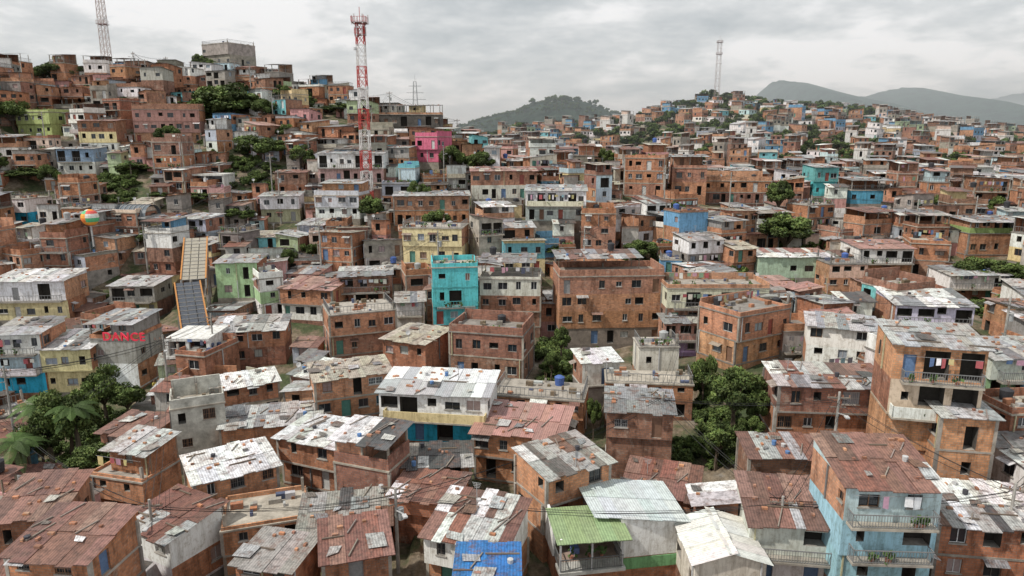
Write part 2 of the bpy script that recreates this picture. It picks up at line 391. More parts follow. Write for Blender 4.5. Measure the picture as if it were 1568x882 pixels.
        if R.random() < .8:
            b.box(-X, X, yf, yf+.15, z, z+ph, pm, pc); b.box(-X, -X+.15, yf+.152, Y, z, z+ph*R.choice([1,.999,1.6]), pm, pc)
            b.box(X-.15, X, yf+.152, Y, z, z+ph*R.choice([1,.6,1.4]), pm, pc); b.box(-X+.152, X-.152, Y-.15, Y, z, z+ph*R.choice([1,1.5,2]), pm, pc)
        else: railing(b, -X+.1, X-.1, yf+.05, Y-.1, z, railc, max(lod,1))
        if ro == 'T':
            zz = z+R.uniform(1.9,2.3); rs = R.uniform(.2,.6); nn = max(2, int(w/2.6))
            for k in range(nn+1):
                xx = -X+.12+(w-.24)*k/nn
                b.box(xx-.08, xx+.08, yf+.16, yf+.32, z+.003, zz, R.choice([BR,CO]), cc); b.box(xx-.08, xx+.08, Y-.34, Y-.17, z+.003, zz+rs-.05, CO, cc)
            bw = (BR, jit(R.choice(BRK)))
            if R.random() < .8: q((-X+.16,Y-.16,z),(X-.16,Y-.16,z),(X-.16,Y-.16,zz+rs),(-X+.16,Y-.16,zz+rs), *bw)
            if R.random() < .7:
                a0 = R.choice([-X+.2, 0.]); a1 = a0+X-.2; yr = yf+R.choice([.17,1.3]); m2, c2 = bw if R.random() < .6 else (PL, R.choice(PAINT))
                facade(b, (a0,yr), (1,0), (0,-1), a1-a0, z, zz, mkops(a1-a0, z, 2.2, .85, True), m2, c2, lod)
                for sx in (a0, a1): q((sx,yr,z),(sx,Y-.2,z),(sx,Y-.2,zz+rs*.8),(sx,yr,zz), m2, c2)
            sheets(b, (-X,yf-.1,zz),(X,yf-.1,zz),(X,Y,zz+rs),(-X,Y,zz+rs), pal, lod)
            if R.random() < laun: laundry(b, -X+.4, X-.4, yf+.5, z+1.8, .7)
            return
        if lod < 2:
            for (xx, yy) in ((-X+.25,yf+.3),(X-.25,yf+.3),(X-.25,Y-.35),(-X+.25,Y-.35),(0,Y-.35)):
                if R.random() < .6:
                    hh = R.uniform(.3,1.6); b.box(xx-.11, xx+.11, yy-.11, yy+.11, z+.002, z+hh, CO, cc)
                    for dx, dy in ((-.07,-.07),(.07,-.07),(.07,.07),(-.07,.07)):
                        b.strut((xx+dx,yy+dy,z+hh),(xx+dx*1.5,yy+dy,z+hh+R.uniform(.3,.8)), .012, PA, (.14,.07,.05))
        if ro == 'D':
            x0, x1 = (-X, R.uniform(0,.9)*X) if R.random() < .5 else (-R.uniform(0,.9)*X, X)
            y0 = yf+R.uniform(.25, .4)*dep; zz = z+2.2
            for (xx, yy) in ((x0+.15,y0+.1),(x1-.15,y0+.1),(x0+.15,Y-.1),(x1-.15,Y-.1)):
                b.box(xx-.06, xx+.06, yy-.06, yy+.06, z, zz, PA, (.25,.2,.15))
            if R.random() < .65:
                m2, c2 = (BR, jit(R.choice(BRK))) if R.random() < .6 else (PL, R.choice(PAINT))
                facade(b, (x0+.1,y0), (1,0), (0,-1), x1-x0-.2, z, zz, mkops(x1-x0-.2, z, 2.2, .8, True), m2, c2, lod)
                q((x0+.1,Y,z),(x0+.1,y0,z),(x0+.1,y0,zz),(x0+.1,Y,zz+.4), m2, c2); q((x1-.1,y0,z),(x1-.1,Y,z),(x1-.1,Y,zz+.4),(x1-.1,y0,zz), m2, c2)
                q((x1-.1,Y-.02,z),(x0+.1,Y-.02,z),(x0+.1,Y-.02,zz+.4),(x1-.1,Y-.02,zz+.4), m2, c2)
            sheets(b, (x0,y0-.3,zz),(x1,y0-.3,zz),(x1,Y,zz+.4),(x0,Y,zz+.4), pal, lod)
            if R.random() < laun: laundry(b, -X+.4, X-.4, yf+.5, z+1.6, .5)
        elif lod < 2:
            if R.random() < laun: laundry(b, -X+.4, X-.4, R.uniform(yf+.6,Y-.6), z+1.5, .6)
            if R.random() < .5: plants(b, -X+.4, X-.4, yf+.5, z, 4)
            for _ in range(R.randint(5,16)):
                xx, yy, s1 = R.uniform(-X+.6,X-.6), R.uniform(yf+.6,Y-.6), R.uniform(.08,.5)
                b.box(xx-s1, xx+s1, yy-.2, yy+.25, z+.002, z+R.uniform(.1,.6), R.choice([CO,BR,PA]), jit(R.choice([(.3,.28,.25),(.2,.15,.1),(.4,.18,.1),(.1,.12,.2),(.4,.4,.4)])))
        if lod < 2 and R.random() < .5: tank(b, R.uniform(-X+.8,X-.8), Y-.9, z+(0.01 if ro != 'D' else 2.75))
# ------------------------------------------------------------ terrain table
DD = [20,45,60,75,95,115,140,165,190,215,250,300,350,400,450,500,560,700,1000,2500,12000]
tail = [-25,-40,-55,-60]
TT = {
-250:[-40,-39,-37,-35,-31,-21,-10,3,16,23,21,5,-10,-20,-20,-20,-20]+tail,
0:[-40,-39,-37,-35,-31,-21,-11,2,13,19,17,0,-10,-20,-20,-20,-20]+tail,
100:[-40,-38,-36,-34,-30,-21,-11,0,10,15,14,0,-10,-20,-20,-20,-20]+tail,
220:[-40,-38,-35,-33,-29,-21,-12,-1,9,15,15,0,-10,-20,-20,-20,-20]+tail,
350:[-39,-37,-34,-32,-29,-22,-13,-3,8,15,16,0,-10,-20,-20,-20,-20]+tail,
460:[-39,-37,-33,-31,-28,-22,-14,-5,5,12,9,-4,-14,-20,-20,-20,-20]+tail,
540:[-39,-37,-33,-30,-28,-22,-14,-6,3,9,5,-8,-14,-20,-20,-20,-20]+tail,
600:[-38,-36,-32,-30,-28,-22,-15,-8,-1,2,-3,-12,-12,-14,-14,-16,-20]+tail,
680:[-38,-36,-32,-30,-28,-22,-15,-8,-4,-2,-9,-12,-10,-6,-2,-4,-12]+tail,
800:[-38,-36,-32,-30,-28,-21,-14,-9,-12,-16,-18,-14,-8,-2,3,0,-10]+tail,
950:[-38,-36,-32,-30,-28,-21,-12,-9,-13,-18,-18,-14,-6,2,9,7,0]+tail,
1100:[-38,-36,-32,-28,-26,-21,-15,-14,-18,-18,-15,-8,2,12,21,26,16]+tail,
1200:[-38,-36,-30,-27,-25,-21,-16,-18,-18,-16,-12,-6,2,10,16,20,16]+tail,
1300:[-38,-36,-29,-26,-24,-19,-17,-18,-18,-16,-12,-6,0,6,12,17,17]+tail,
1400:[-38,-36,-29,-26,-24,-18,-17,-18,-18,-16,-12,-8,-3,1,5,8,9]+tail,
1500:[-38,-36,-29,-26,-23,-18,-16,-17,-17,-15,-12,-9,-6,-3,-1,1,2]+tail,
1850:[-38,-36,-29,-26,-23,-18,-15,-15,-16,-15,-12,-10,-8,-6,-4,-2,0]+tail}
CU = sorted(TT); CA = np.array([(u-784)/F/.99 for u in CU]); TZ = np.array([TT[u] for u in CU], dtype=float); DA = np.array(DD, dtype=float)
def table(X, Y):
    Y = np.maximum(Y, 20.); a = np.clip(X/Y, CA[0], CA[-1]-1e-6)
    i = np.clip(np.searchsorted(CA, a, side='right')-1, 0, len(CA)-2); fa = (a-CA[i])/(CA[i+1]-CA[i])
    Yc = np.clip(Y, 20, DA[-1]-1); j = np.clip(np.searchsorted(DA, Yc, side='right')-1, 0, len(DA)-2); fy = (Yc-DA[j])/(DA[j+1]-DA[j])
    fa = np.clip(fa, 0, 1)
    return (TZ[i,j]*(1-fa)+TZ[i+1,j]*fa)*(1-fy)+(TZ[i,j+1]*(1-fa)+TZ[i+1,j+1]*fa)*fy
# ------------------------------------------------------------ hand-surveyed buildings
W = (.82,.82,.80); b1 = (BR,BRK[0]); b2 = (BR,BRK[1]); b3 = (BR,BRK[2]); b4 = (BR,BRK[3]); b5 = (BR,BRK[4]); b6=(BR,BRK[5]); pw = (PL,W); bo=(BR,(.62,.33,.18))
cr = (PL,(.72,.67,.54)); tl = (PL,(.13,.56,.58)); bl = (PL,(.04,.42,.66)); aq = (PL,(.38,.62,.70)); ye = (PL,(.76,.66,.38)); gn = (PL,(.42,.60,.34)); pk = (PL,(.60,.16,.24)); gr = (PL,(.40,.39,.38)); lg=(CO,(.66,.65,.62)); lav=(PL,(.62,.6,.70))
HE = [
('brick_house',0,112,795,905,44,8,2,8,[b4],'F',RUST,1.3,{}),
('brick_house',30,178,855,940,37,7,2,-6,[b2],'F',RUST,1.2,{}),
('white_house',183,330,825,910,44,7,2,-28,[pw,pw],'F',GREY[:3]+RUST[:1],.9,{}),
('brick_house',150,262,735,800,54,6,2,-15,[b1,b3],'D',GREY,.5,{}),
('brick_house',272,418,735,812,51,6.5,2,34,[bo],'F',WHT,.8,{}),
('brick_house',157,255,668,725,62,6,2,-15,[b4],'F',RUST+GREY[:2],.8,{}),
('block_house',252,345,628,700,62,5.5,2,25,[lg],'S',GREY,.6,{}),
('brick_house',335,492,655,705,63,6.5,1,12,[b3],'F',GREY,.8,{}),
('concrete_house',325,425,595,650,70,6,2,28,[cr,b3],'F',WHT+GREY[:1],.5,{}),
('brick_house',330,475,808,880,47,6.5,2,18,[b3],'S',JUNK,.6,{}),
('brick_house',455,600,805,860,47,6,2,10,[b6],'F',JUNK,.8,{}),
('brick_house',365,478,872,940,40,5,2,-14,[b2],'F',JUNK,.6,{}),
('brick_house',482,600,852,940,41,5.5,2,16,[b4],'F',RUST,1.0,{}),
('brick_house',428,556,680,755,57,6.5,2,-22,[b2,b2],'F',WHT,.6,{}),
('brick_house',512,625,722,790,52,5.5,1,-20,[b6],'T',[(.5,.5,.48),(.70,.70,.68),(.10,.10,.10)],.5,{'big':True}),
('brick_house',572,722,712,770,54,5.5,2,6,[b4,b2],'F',JUNK,.2,{}),
('brick_house',600,716,765,815,49,5,2,-14,[b2],'F',RUST+WHT[:1],.6,{}),
('brick_house',652,812,832,920,42,7.5,2,-18,[b1,pw],'F',RUST+GREY+WHT[:1],1.3,{}),
('tarp_roofed_shed',700,792,888,940,37.5,4,1,0,[b6],'F',[(.03,.17,.45),(.04,.2,.5)],.3,{}),
('brick_house',467,600,582,675,67,7,3,22,[b1,b1,b3],'F',BEIG,.7,{}),
('white_blue_house',582,762,604,680,62,8,2,-8,[bl,pw],'F',GREY[:1]+GREY[2:3]+WHT[1:3],.9,{'balc':(1,),'railc':(.8,.8,.8),'ov':.3,'big':True,'rm':SC}),
('brick_house',757,906,612,668,67,7,2,-12,[b3],'S',GREY,.4,{}),
('brick_house',725,880,668,745,58,8,2,-14,[b1],'F',PINK,1.2,{'rm':SC}),
('brick_house',787,932,725,815,48,6.5,2,30,[bo],'F',JUNK,.7,{}),
('brick_house',926,1034,630,712,58,6.5,2,-8,[b6],'F',GREY+WHT[:1],.7,{}),
('brick_house',950,1082,765,860,50,7,2,-20,[b4],'F',RUST,1.2,{}),
('white_green_roof_house',845,1050,775,905,44,6,2,0,[pw],'X',WHT,.9,{}),
('white_gabled_house',1052,1160,858,925,41,8,1,0,[(PL,(.68,.62,.54))],'GY',[(.76,.75,.71)],.75,{'ov':0}),
('brick_house',1140,1262,700,762,51,5.5,1,-4,[b6],'F',RUST+GREY[:1],.5,{'big':True}),
('white_house',1136,1272,805,900,43,8,2,-8,[pw,(PL,(.66,.66,.62))],'F',RUST+BEIG+GREY[:1],1.5,{'balc':(1,)}),
('aqua_balcony_house',1268,1415,742,900,41,8.5,3,-3,[aq,aq,(PL,(.55,.66,.7))],'F',RUST+RUST+WHT[3:]+PINK,1.6,{'balc':(1,2),'big':True,'ov':.2}),
('brick_house',1418,1590,810,905,42,8,2,-8,[b2],'F',JUNK+WHT,1.0,{}),
('brick_apartment_house',1352,1498,532,745,51,7.5,4,-14,[b3,bo,(PL,(.66,.55,.42)),bo],'F',GREY,.9,{'balc':(2,3),'ov':.2}),
('brick_house',1428,1516,640,745,49,4.6,2,-10,[bo],'F',GREY,.3,{'ov':0}),
('brick_house',1182,1352,590,672,58,7,2,-5,[b1,b6],'F',MIX,.7,{}),
('white_house',1236,1350,506,566,73,7,2,-20,[pw,pw],'F',GREY,.8,{}),
('lavender_house',1360,1482,468,525,80,8,2,-8,[pw,lav],'F',GREY+WHT,.9,{'balc':(1,)}),
('pastel_house',1495,1600,545,610,62,7,2,0,[gn,(PL,(.6,.65,.55))],'F',GREY,.9,{'balc':(1,)}),
('brick_house',1530,1620,710,800,49,7,2,5,[b2,pw],'F',WHT+GREY,.8,{}),
('brick_house',1520,1620,635,700,54,6,2,5,[b4],'S',GREY,.8,{}),
('brick_house',1075,1215,485,558,78,8,2,30,[bo,b3],'S',MIX,.8,{}),
('cream_balcony_house',1015,1170,442,500,92,8,2,0,[b6,(PL,(.80,.76,.62))],'S',GREY,.8,{'balc':(1,),'laun':1}),
('balcony_house',1013,1076,492,545,89,4,2,0,[(PL,(.4,.3,.5)),(PL,(.55,.3,.25))],'F',GREY,.2,{'balc':(1,)}),
('brick_apartment_house',848,1013,424,528,95,9,4,4,[(CO,(.28,.24,.2)),b1,b3,b5],'D',MIX,.8,{'ov':.1,'dens':.7}),
('small_house',880,948,555,592,73,6,1,10,[pw],'F',WHT+RUST[:1],.5,{}),
('white_block_house',975,1036,532,572,76,5,1,0,[(PL,(.76,.73,.62))],'S',GREY,.5,{}),
('brick_house',925,1062,590,640,68,6,2,-6,[b4,b1],'S',GREY,.6,{}),
('brick_house',687,820,515,585,79,8,2,-14,[b6,b6],'S',BEIG,.6,{}),
('brick_house',585,690,526,592,80,8,2,-26,[b2],'F',BEIG,.5,{}),
('brick_house',485,606,482,545,87,8,2,22,[b5,b3],'S',BEIG,.5,{}),
('brick_house',322,440,508,560,87,8,2,10,[b4,b1],'F',GREY+WHT[:1],.6,{}),
('teal_house',656,733,410,498,95,7,3,8,[tl,tl,tl],'S',PINK,.6,{'balc':(1,),'railc':(.1,.4,.42),'ov':.3}),
('brick_house',735,832,428,500,97,8,3,-4,[b6,b4,(PL,(.66,.64,.58))],'D',GREY,.6,{}),
('yellow_house',618,716,350,404,115,8,2,-6,[ye,ye],'S',GREY,.5,{'ov':.3}),
('white_house',804,900,292,338,128,8,2,-4,[(PL,(.55,.6,.55)),pw],'F',GREY,.8,{'balc':(1,)}),
('balcony_house',515,602,422,472,105,7,2,10,[b4,b6],'F',GREY,.5,{'balc':(0,1),'big':True}),
('white_house',602,652,462,505,98,6,2,8,[pw,pw],'F',GREY,.5,{'balc':(1,)}),
('white_house',432,530,443,492,101,8,2,-12,[pw,b1],'F',PINK,.7,{}),
('white_green_house',378,436,428,484,102,7,3,30,[pw,gn,pw],'S',WHT,.5,{}),
('green_house',334,400,402,456,106,7,2,4,[gn,gn],'F',GREY,.5,{}),
('yellow_house',78,156,532,600,85,8,2,4,[ye,ye],'F',WHT+GREY,.8,{}),
('blue_house',0,78,512,602,84,8,3,6,[bl,(PL,(.5,.6,.66)),pw],'F',GREY,.8,{'balc':(1,2)}),
('dance_hall',152,228,520,592,86,8,2,-4,[pw,gr],'T',GREY,.8,{}),
('grey_yellow_house',180,248,436,485,108,7,2,0,[ye,gr],'F',GREY,.5,{'balc':(1,)}),
('cream_house',0,112,430,490,102,8,2,4,[ye,pw],'F',WHT+GREY[:1],.8,{'balc':(1,)}),
('pale_green_house',1155,1266,393,425,113,7,1,0,[(PL,(.5,.64,.48))],'F',PINK+WHT,.6,{}),
('peach_house',1262,1320,405,445,108,7,2,0,[b3,(PL,(.74,.53,.4))],'S',GREY,.6,{}),
('white_house',1305,1388,380,425,113,8,2,0,[b1,pw],'F',PINK,.6,{'balc':(1,)}),
('brick_house',1388,1462,375,425,114,9,2,-20,[b5,b1],'S',PINK,.6,{}),
('brick_apartment_house',888,946,328,402,122,8,4,-6,[b1,b5,b5,b1],'S',GREY,.5,{}),
('brick_apartment_house',955,1030,243,300,143,9,3,-18,[b5,b1,b1],'S',GREY,.5,{}),
('brick_apartment_house',1026,1085,258,300,146,9,2,-8,[b3,b5],'T',GREY,.5,{}),
('teal_house',1240,1276,256,300,165,8,2,0,[tl,(PL,(.15,.4,.38))],'F',GREY,.6,{}),
('blue_house',1296,1360,292,312,148,8,1,0,[(PL,(.12,.40,.55))],'T',GREY,.6,{}),
('hilltop_building',307,384,66,100,228,12,2,-30,[(CO,(.34,.30,.27)),(CO,(.38,.34,.31))],'S',GREY,.4,{'dens':.3}),
('pink_house',638,690,210,248,164,9,2,-20,[pk,pk],'S',GREY,.4,{'dens':1.0}),
('white_terrace_house',490,590,235,280,154,8,2,0,[(PL,(.6,.4,.38)),pw],'F',GREY,.6,{'balc':(0,1)}),
('yellow_house',122,182,185,235,166,8,3,10,[pw,ye,b4],'F',PINK,.6,{}),
('rose_brick_house',202,306,168,220,176,10,3,14,[b5,(PL,(.45,.25,.22)),(PL,(.45,.25,.22))],'S',GREY,.4,{}),
('lime_house',30,96,172,208,180,9,2,-10,[(PL,(.5,.58,.25))],'S',GREY,.4,{}),
('unfinished_building',575,676,176,194,196,9,1,0,[(CO,(.12,.11,.1)),(CO,(.16,.14,.13))],'T',GREY,.4,{'big':True,'dens':1}),
('brick_house',718,822,262,305,142,9,2,4,[(PL,(.6,.58,.5)),b5],'F',PINK+BEIG,.7,{}),
('brick_house',1470,1568,358,390,120,9,1,0,[b1,(PL,(.3,.4,.15))],'T',GREY,.5,{}),
('brick_house',1075,1180,278,312,150,9,2,-6,[b6,b1],'S',GREY,.5,{}),
('white_house',1440,1530,420,460,104,7,2,0,[b4,pw],'F',GREY,.5,{'balc':(1,)}),
('brick_house',600,720,300,345,135,8,2,6,[b1,b5],'F',GREY,.5,{}),
('lime_house',398,462,300,340,140,8,2,8,[(PL,(.5,.5,.35)),pw],'F',GREY,.5,{}),
('blue_trim_house',92,150,228,268,158,8,2,6,[pw,(PL,(.3,.42,.55))],'F',GREY,.5,{'balc':(1,)}),
('white_house',485,560,300,335,136,8,2,-6,[pw,(PL,(.6,.62,.66))],'D',GREY,.5,{}),
('white_house',0,60,305,345,138,8,2,-6,[bl,pw],'S',GREY,.5,{}),
]
heroes = []
for h in HE:
    (nm, uL, uR, vT, vB, d, dep, fl, yw, walls, roof, pal, rise, op) = h
    k = .66 if d < 75 else (.78 if d < 110 else .85)
    dep = max(3.6, dep*k); rise = rise*(.6 if d < 75 else .8) if roof != 'GY' else rise
    zb = elev(vB)*d; H = elev(vT)*d-zb; vm = (vT+vB)/2
    XL = azim(uL, vm)*d; XR = azim(uR, vm)*d; y = math.radians(yw)
    w = ((XR-XL)-dep*math.sin(abs(y)))/math.cos(y); w = max(w, 3.0)
    cy = d+(w*math.sin(abs(y))+dep*math.cos(y))/2*.92; cx = (XL+XR)/2*cy/d*.5+(XL+XR)/2*.5
    heroes.append(dict(nm=nm, x=cx, y=cy, w=w, dep=dep, fl=fl, fh=H/fl, yaw=y, zb=zb, H=H, walls=walls, roof=roof, pal=pal, rise=rise, op=op, uL=uL, uR=uR, vT=vT, vB=vB, d=d))
HX = np.array([h['x'] for h in heroes]); HY = np.array([h['y'] for h in heroes]); HZ = np.array([h['zb'] for h in heroes])
HC = HZ-.4-table(HX, HY)
ESC = [((300,508,92),(287,432,101)),((296,428,102),(300,364,113))]
def ground(X, Y):
    X = np.asarray(X, float); Y = np.asarray(Y, float); z = table(X, Y); sh = z.shape
    Xf = X.ravel(); Yf = Y.ravel(); num = np.zeros_like(Xf); den = np.full_like(Xf, .25)
    for i in range(len(HX)):
        w = np.exp(-((Xf-HX[i])**2+(Yf-HY[i])**2)/(2*6.5**2)); num += w*HC[i]; den += w
    z = z.ravel()+num/den
    z += .35*np.sin(Xf*.21+1.3*np.sin(Yf*.13))*np.cos(Yf*.17)
    z += np.clip((Yf-240)/60, 0, 1)*2.2*np.sin(Xf*.06+2*np.sin(Yf*.031))*np.sin(Yf*.07+1.5*np.sin(Xf*.02))*np.clip((700-Yf)/100, 0, 1)
    for i, h in enumerate(heroes):
        r = .6*max(h['w'], h['dep'])+1.0
        near = (np.abs(Xf-HX[i]) < r) & (np.abs(Yf-HY[i]) < r)
        z = np.where(near, np.minimum(z, HZ[i]-.25), z)
    return z.reshape(sh)
_gc = {}
def gz(x, y):
    k = (round(x*4), round(y*4))
    if k not in _gc: _gc[k] = float(ground(np.array([k[0]/4]), np.array([k[1]/4]))[0])
    return _gc[k]
ys = np.concatenate([np.linspace(8,130,110), np.linspace(131.5,260,75), np.linspace(263,600,85), np.geomspace(620,12000,30)])
aa = np.linspace(-1.25, 1.25, 340)
YY, AA = np.meshgrid(ys, aa, indexing='ij'); XX = AA*YY
ZZ = ground(XX, YY)
ny, na = YY.shape
idx = np.arange(ny*na).reshape(ny, na)
fc = np.stack([idx[:-1,:-1], idx[:-1,1:], idx[1:,1:], idx[1:,:-1]], -1).reshape(-1, 4)
me = bpy.data.meshes.new("terrain"); me.from_pydata(np.stack([XX,YY,ZZ], -1).reshape(-1,3).tolist(), [], fc.tolist()); me.update()
m, nt, b = nmat("hillside_soil_and_grass")
c = ramp(nt, noise(nt, pos(nt), .2, 8, .7), [(.38, (.05,.075,.025,1)), (.47, (.09,.10,.045,1)), (.54, (.19,.145,.095,1)), (.62, (.27,.22,.16,1)), (.7, (.28,.26,.23,1))])
c = mul(nt, c, ramp(nt, noise(nt, pos(nt), 1.8, 6, .75), [(.3, .5), (.7, 1.25)]))
nt.links.new(c, b.inputs['Base Color']); b.inputs['Roughness'].default_value = .95
bump(nt, b, noise(nt, pos(nt), 1.5, 6, .7), .8, .5)
me.materials.append(m); obj("terrain", me)
# ------------------------------------------------------------ build surveyed houses
def green_roof_house(h):
    bb = B(); q = bb.quad; wt = (.82,.82,.80)
    bb.box(-4.7, 4.6, .02, 5.2, -7, -.12, BR, BRK[1]); bb.box(.05, 4.62, -.05, .018, -1.1, -.2, PL, (.2,.42,.2))
    facade(bb, (0,0), (1,0), (0,-1), 4.6, -.12, 2.35, [], PL, wt, 0)
    facade(bb, (4.6,0), (0,1), (1,0), 5.2, -.12, 2.6, [(1.2,2.4,.9,2.0,'win')], PL, wt, 0)
    q((0,0,2.35),(4.6,0,2.35),(4.6,0,2.75),(0,0,3.15), PL, wt); q((4.6,0,2.6),(4.6,5.2,2.6),(4.6,5.2,3.1),(4.6,0,2.75), PL, wt)
    q((4.6,5.2,-.12),(-4.7,5.2,-.12),(-4.7,5.2,3.1),(4.6,5.2,3.1), PL, wt)
    sheets(bb, (-1.7,.6,3.2),(4.7,-.25,2.75),(4.7,4.6,3.05),(-1.9,5.3,3.5), [(.58,.63,.64)], 0, mess=.15, mat=SC)
    bb.box(-4.9, -.02, -1.3, .015, -.28, -.02, CO, (.5,.5,.48)); bb.box(-4.7, -.02, .02, 2.3, -.119, -.03, CO, (.4,.3,.25))
    facade(bb, (-4.7,2.3), (1,0), (0,-1), 4.7, -.02, 2.9, [(.5,1.5,0,2.1,'void'),(1.9,3.0,.8,2.1,'win'),(3.4,4.3,0,2.1,'door')], PL, (.66,.66,.63), 0)
    facade(bb, (0,2.3), (0,-1), (-1,0), 2.3, -.02, 3.0, [], PL, wt, 0)
    bb.box(-4.9, -4.7, 1.0, 5.2, -.1, 2.9, PL, wt); bb.box(-4.88, -4.72, -1.28, .98, 2.25, 2.65, PL, wt)
    for x in (-4.8, -2.5, -.25): bb.box(x-.06, x+.06, -1.2, -1.08, -.02, 2.4, PA, (.5,.5,.5))
    railing(bb, -4.8, -.2, -1.2, .9, 0, (.12,.12,.12), 0)
    sheets(bb, (-4.9,-1.4,2.6),(-.1,-1.4,2.5),(-.1,1.9,2.95),(-4.9,1.9,3.05), [(.27,.36,.18)], 0, mess=.1, mat=SC)
    plants(bb, -4.2, -1, .3, 0, 3); bb.box(-3.5,-2.9,.8,1.4,.0,.45,PA,(.15,.2,.4)); bb.box(-3.5,-2.9,1.32,1.4,.45,.95,PA,(.15,.2,.4))
    obj('white_green_roof_house', bb.mesh('white_green_roof_house'), (azim(950,850)*45, 45, elev(852)*45), .16)
for h in heroes:
    if h['roof'] == 'X': green_roof_house(h); continue
    lod = 0 if h['d'] < 72 else 1
    cs = [(h['x']+sx*h['w']/2, h['y']+sy*h['dep']/2) for sx in (-1,1) for sy in (-1,1)]
    gmin = min(gz(*c) for c in cs); found = max(1.0, h['zb']-gmin+1.2)
    bb = B(); op = dict(h['op'])
    house(bb, h['w'], h['dep'], h['fl'], h['fh'], [(m_, jit(c_, .07)) for m_, c_ in h['walls']], h['roof'], h['pal'], h['rise'], found, lod, **op)
    obj(h['nm'], bb.mesh(h['nm']), (h['x'],h['y'],h['zb']), h['yaw'])
# ------------------------------------------------------------ foliage
def leaves(rs, cl, n, sz):
    i = rs.integers(0, len(cl), n)
    C = np.array([c[0] for c in cl])[i]; r = np.array([c[1] for c in cl])[i]; t = np.array([c[2] for c in cl])[i]
    d = rs.normal(size=(n,3)); d /= np.linalg.norm(d, axis=1)[:,None]
    rad = rs.uniform(.35,1.08,n)**.6
    Pt = C+d*(r*rad)[:,None]*np.array([1,1,.8])
    nrm = d*.6+rs.normal(size=(n,3))*.6; nrm /= np.linalg.norm(nrm, axis=1)[:,None]
    e1 = np.cross(nrm, rs.normal(size=(n,3))); e1 /= np.linalg.norm(e1, axis=1)[:,None]; e2 = np.cross(nrm, e1)
    s = sz*rs.uniform(.6,1.4,n)[:,None]
    q = np.stack([Pt-e1*s, Pt-e2*s*.55, Pt+e1*s, Pt+e2*s*.55], 1)
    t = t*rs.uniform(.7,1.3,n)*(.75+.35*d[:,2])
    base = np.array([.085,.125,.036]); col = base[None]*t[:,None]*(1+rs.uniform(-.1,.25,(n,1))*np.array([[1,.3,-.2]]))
    return q, np.clip(col,.008,.4)
def tree_mesh(name, seed, n, sz, H=10., RR=4.6, trunk=True, ncl=22):
    rs = np.random.default_rng(seed); bb = B(); cl = []
    for i in range(ncl):
        th = rs.uniform(0,2*math.pi); ph = rs.uniform(-.35,1.3); rr = rs.uniform(.35,.82)
        zc = H*.62 if trunk else H*.3
        p = np.array([math.cos(th)*math.cos(ph)*RR*rr, math.sin(th)*math.cos(ph)*RR*rr, zc+math.sin(ph)*H*.36*rr])
        cl.append((p, rs.uniform(.18,.34)*RR, rs.uniform(.55,1.5)))
    if trunk:
        tc = (.13,.10,.07); tp = (0,0,H*.38)
        bb.strut((0,0,-1.5),(.1,.05,H*.2), (.34,.26), CO, tc); bb.strut((.1,.05,H*.2), tp, (.26,.18), CO, tc)
        for p, r, t in cl[:12]:
            m_ = tuple((np.array(tp)+p)/2+np.array([0,0,.3])); bb.strut(tp, m_, (.15,.09), CO, tc); bb.strut(m_, tuple(p), (.09,.03), CO, tc)
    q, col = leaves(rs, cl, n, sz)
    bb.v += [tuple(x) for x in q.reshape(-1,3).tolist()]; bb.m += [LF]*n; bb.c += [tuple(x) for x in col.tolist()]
    bb.uv += [(0,0),(1,0),(1,1),(0,1)]*n
    return bb.mesh(name)
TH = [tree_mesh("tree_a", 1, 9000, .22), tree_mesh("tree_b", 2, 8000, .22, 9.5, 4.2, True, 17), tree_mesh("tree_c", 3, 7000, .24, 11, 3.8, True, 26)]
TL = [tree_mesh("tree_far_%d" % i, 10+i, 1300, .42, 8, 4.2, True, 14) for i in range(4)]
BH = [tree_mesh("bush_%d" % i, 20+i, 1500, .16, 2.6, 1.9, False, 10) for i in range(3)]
def palm_mesh(seed):
    r = random.Random(seed); bb = B(); H = 6.5
    bb.strut((0,0,-1),(.2,0,H*.5), (.2,.16), CO, (.2,.17,.13)); bb.strut((.2,0,H*.5),(.3,.1,H), (.16,.12), CO, (.2,.17,.13))
    for k in range(22):
        a = k*2.4+r.uniform(-.2,.2); L = r.uniform(2.0,3.0); up = r.uniform(.1,1.1); seg = 10
        PV = [Vector((.3+math.cos(a)*L*s/seg, .1+math.sin(a)*L*s/seg, H+up*L*(s/seg)*.9-.9*L*(s/seg)**2)) for s in range(seg+1)]
        sd_ = Vector((-math.sin(a),math.cos(a),0)); g = r.uniform(.6,1.3); c_ = (.075*g,.125*g,.035*g)
        for s in range(seg):
            p, p2 = PV[s], PV[s+1]
            for f in (0,.33,.66):
                m0 = p*(1-f)+p2*f; f2 = f+.22; m1 = p*(1-f2)+p2*f2
                w_ = .55*math.sin(math.pi*min(1,(s+f)/seg*.85+.12))
                for sg in (-1,1):
                    e = sd_*sg*w_+(p2-p).normalized()*w_*.5-Vector((0,0,w_*.5))
                    bb.quad(tuple(m0), tuple(m1), tuple(m1+e), tuple(m0+e*.97), LF, c_)
    return bb.mesh("palm")
PMH = [palm_mesh(1), palm_mesh(2)]
